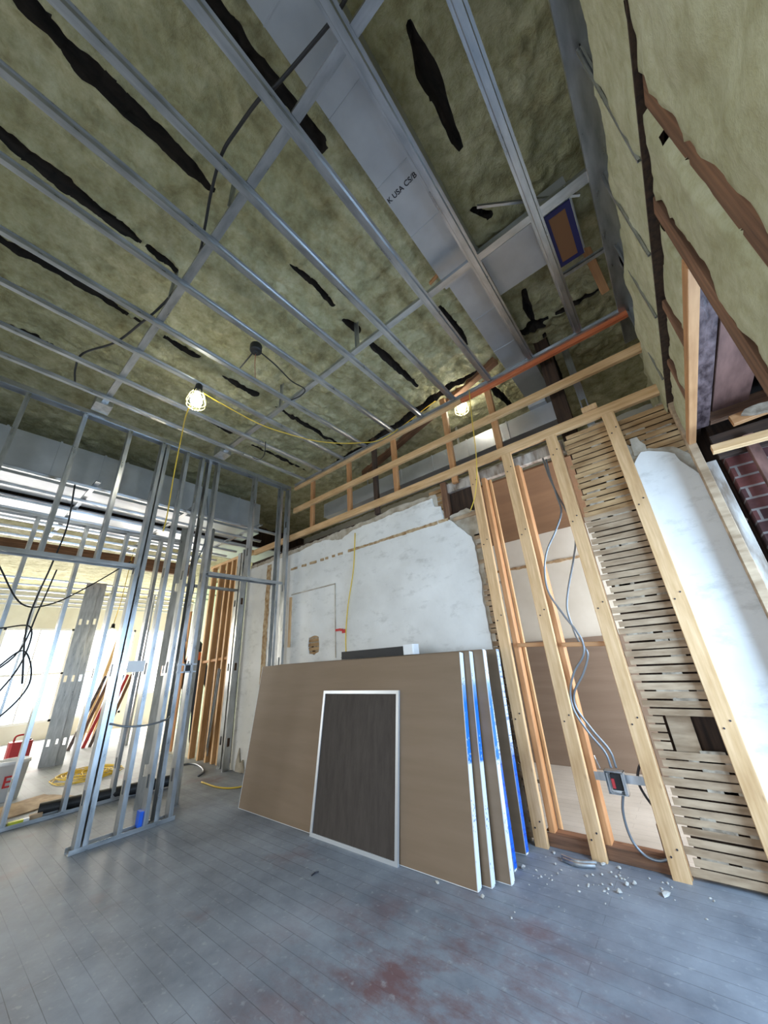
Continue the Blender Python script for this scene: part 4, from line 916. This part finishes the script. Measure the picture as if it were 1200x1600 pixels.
# ------------------------------------------------------------------ electrical box and cables in the opening
t = thing('electrical_box', (-.61, 2.93, .36), 'open galvanised electrical box on a bracket between the middle and third pine studs', 'electrical box')
bxm = MB(); x0,x1,y0,y1,z0,z1 = -.665,-.56,2.90,2.955,.35,.47
bxm.box(x0,x1,y1-.002,y1,z0,z1).box(x0,x0+.003,y0,y1,z0,z1).box(x1-.003,x1,y0,y1,z0,z1).box(x0,x1,y0,y1,z0,z0+.003).box(x0,x1,y0,y1,z1-.003,z1)
bxm.build('box_body', 'galv', t)
MB().box(-.64,-.585,2.915,2.95,.37,.45).build('dark_insert', 'black', t)
MB().box(-.635,-.62,2.905,2.915,.38,.43).build('wire_bundle', 'red', t)
MB().box(-.655,-.645,2.896,2.902,.36,.46).box(-.575,-.565,2.896,2.902,.36,.46).build('mud_ring', 'galv', t)
MB().box(-.79,-.44,2.957,2.963,.40,.445).build('bracket', 'galv', t)
MB().tube([(-.69,2.94,.47),(-.70,2.93,.52),(-.705,2.93,.54)], .004).build('clip', 'galv', t)
def cab(px, y, lb, r=.0075, m_='mc'):
    MB().tube(catmull([on(a, b, 1, y) for a, b in px], 8), r).build('armoured_cable', m_, label=lb, cat='cable', group='armoured cables in the stud opening', smooth=True)
cab([(853,718),(860,745),(870,775),(877,800),(868,830),(855,860),(851,890),(857,925),(880,960),(900,985),(911,1005),(911,1025),(897,1050),(891,1080),(897,1110),(920,1145),(945,1175),(955,1200)], 2.93, 'armoured cable bulging left down the stud opening into the metal box')
cab([(848,716),(858,745),(872,775),(888,805),(899,840),(896,875),(888,920),(886,950),(893,975),(903,1000),(918,1020),(912,1050),(898,1080),(900,1105),(925,1140),(952,1172),(963,1200)], 2.95, 'armoured cable bulging right down the stud opening into the metal box')
cab([(974,1238),(973,1265),(980,1295),(992,1320),(1010,1338),(1030,1345),(1046,1342)], 2.93, 'grey armoured cable dropping from the metal box to the sole plate')
cab([(1010,1186),(999,1198),(997,1220),(1008,1243),(1030,1272)], 3.0, 'dark armoured cable curling behind the third pine stud near the box', m_='conduit')
MB().tube(catmull([on(878,1338,2,.015), on(900,1346,2,.015), on(932,1348,2,.015)]), .011).tube(catmull([on(880,1343,2,.012), on(902,1351,2,.012), on(930,1353,2,.012)]), .011).build('conduit_offcut', 'galv', label='bent grey conduit offcuts on the floor before the sole plate', cat='conduit')
MB().box(-.47,-.44,2.95,3.02,.08,.22).build('old_bracket', 'oldwood', label='small brown block on the sole plate at the foot of the third stud', cat='timber block')

# ------------------------------------------------------------------ rubble
def chunk(c, s, lb, flat=.6):
    bm = bmesh.new(); bmesh.ops.create_icosphere(bm, subdivisions=1, radius=1)
    sd = random.random()*50
    for v in bm.verts:
        k = .75+.5*noise.noise(v.co*1.3+Vector((sd,0,0)))+random.uniform(-.12,.12); v.co = Vector((v.co.x*s*k, v.co.y*s*k*.8, v.co.z*s*k*flat))
    bmesh.ops.rotate(bm, verts=bm.verts, matrix=Matrix.Rotation(random.random()*6.28, 3, 'Z')); mz = min(v.co.z for v in bm.verts)
    vs = [(v.co.x+c[0], v.co.y+c[1], v.co.z-mz+c[2]) for v in bm.verts]; fs_ = [tuple(v.index for v in f.verts) for f in bm.faces]; bm.free()
    return finish('plaster_chunk', vs, fs_, 'rubble', label=lb, cat='rubble', group='plaster rubble on the floor')
big = [((968,1396),.022,'pale angular plaster chunk lying alone in front of the middle pine stud'),((1042,1400),.030,'largest white flat plaster fragment on the floor before the lath'),
       ((818,1358),.022,'plaster chunk just right of the taped drywall ends'),((866,1333),.02,'plaster chunk at the foot of the leftmost pine stud'),((943,1352),.02,'plaster chunk against the foot of the middle pine stud'),
       ((684,1380),.016,'small white chunk at the front drywall bottom edge'),((485,1300),.014,'small white chunk left of the framed panel foot'),((755,1404),.018,'white chunk under the lower corner of the front drywall'),
       ((968,1358),.016,'plaster chunk on the right of the middle pine stud foot'),((980,1385),.018,'brown chunk beside the pale angular one'),((992,1383),.016,'smaller brown chunk beside the pale angular one'),((928,1356),.016,'small chunk left of the middle pine stud foot')]
for (px, py), s, lb in big: chunk(on(px, py, 2, 0), s, lb)
for k in range(70):
    r = random.random()
    if r < .75: px, py = random.uniform(795,1060), 0; py = random.uniform(1335,1385) if px < 900 else random.uniform(1350,1400)
    else: px, py = random.uniform(700,1150), random.uniform(1390,1440)
    p = on(px, py, 2, 0)
    if p.y > 2.85: p.y = 2.85-random.random()*.1
    if p.x < -1.13 and p.y > 2.1: continue
    chunk(p, random.uniform(.004,.012), 'small crumb of plaster scattered in front of the stud opening')
MB().tube(catmull([on(487,1368,2,.004), on(492,1364,2,.004), on(498,1362,2,.004)]), .004, 6).build('bent_nail', 'ink', label='dark bent nail lying on the open floor before the framed panel', cat='nail')
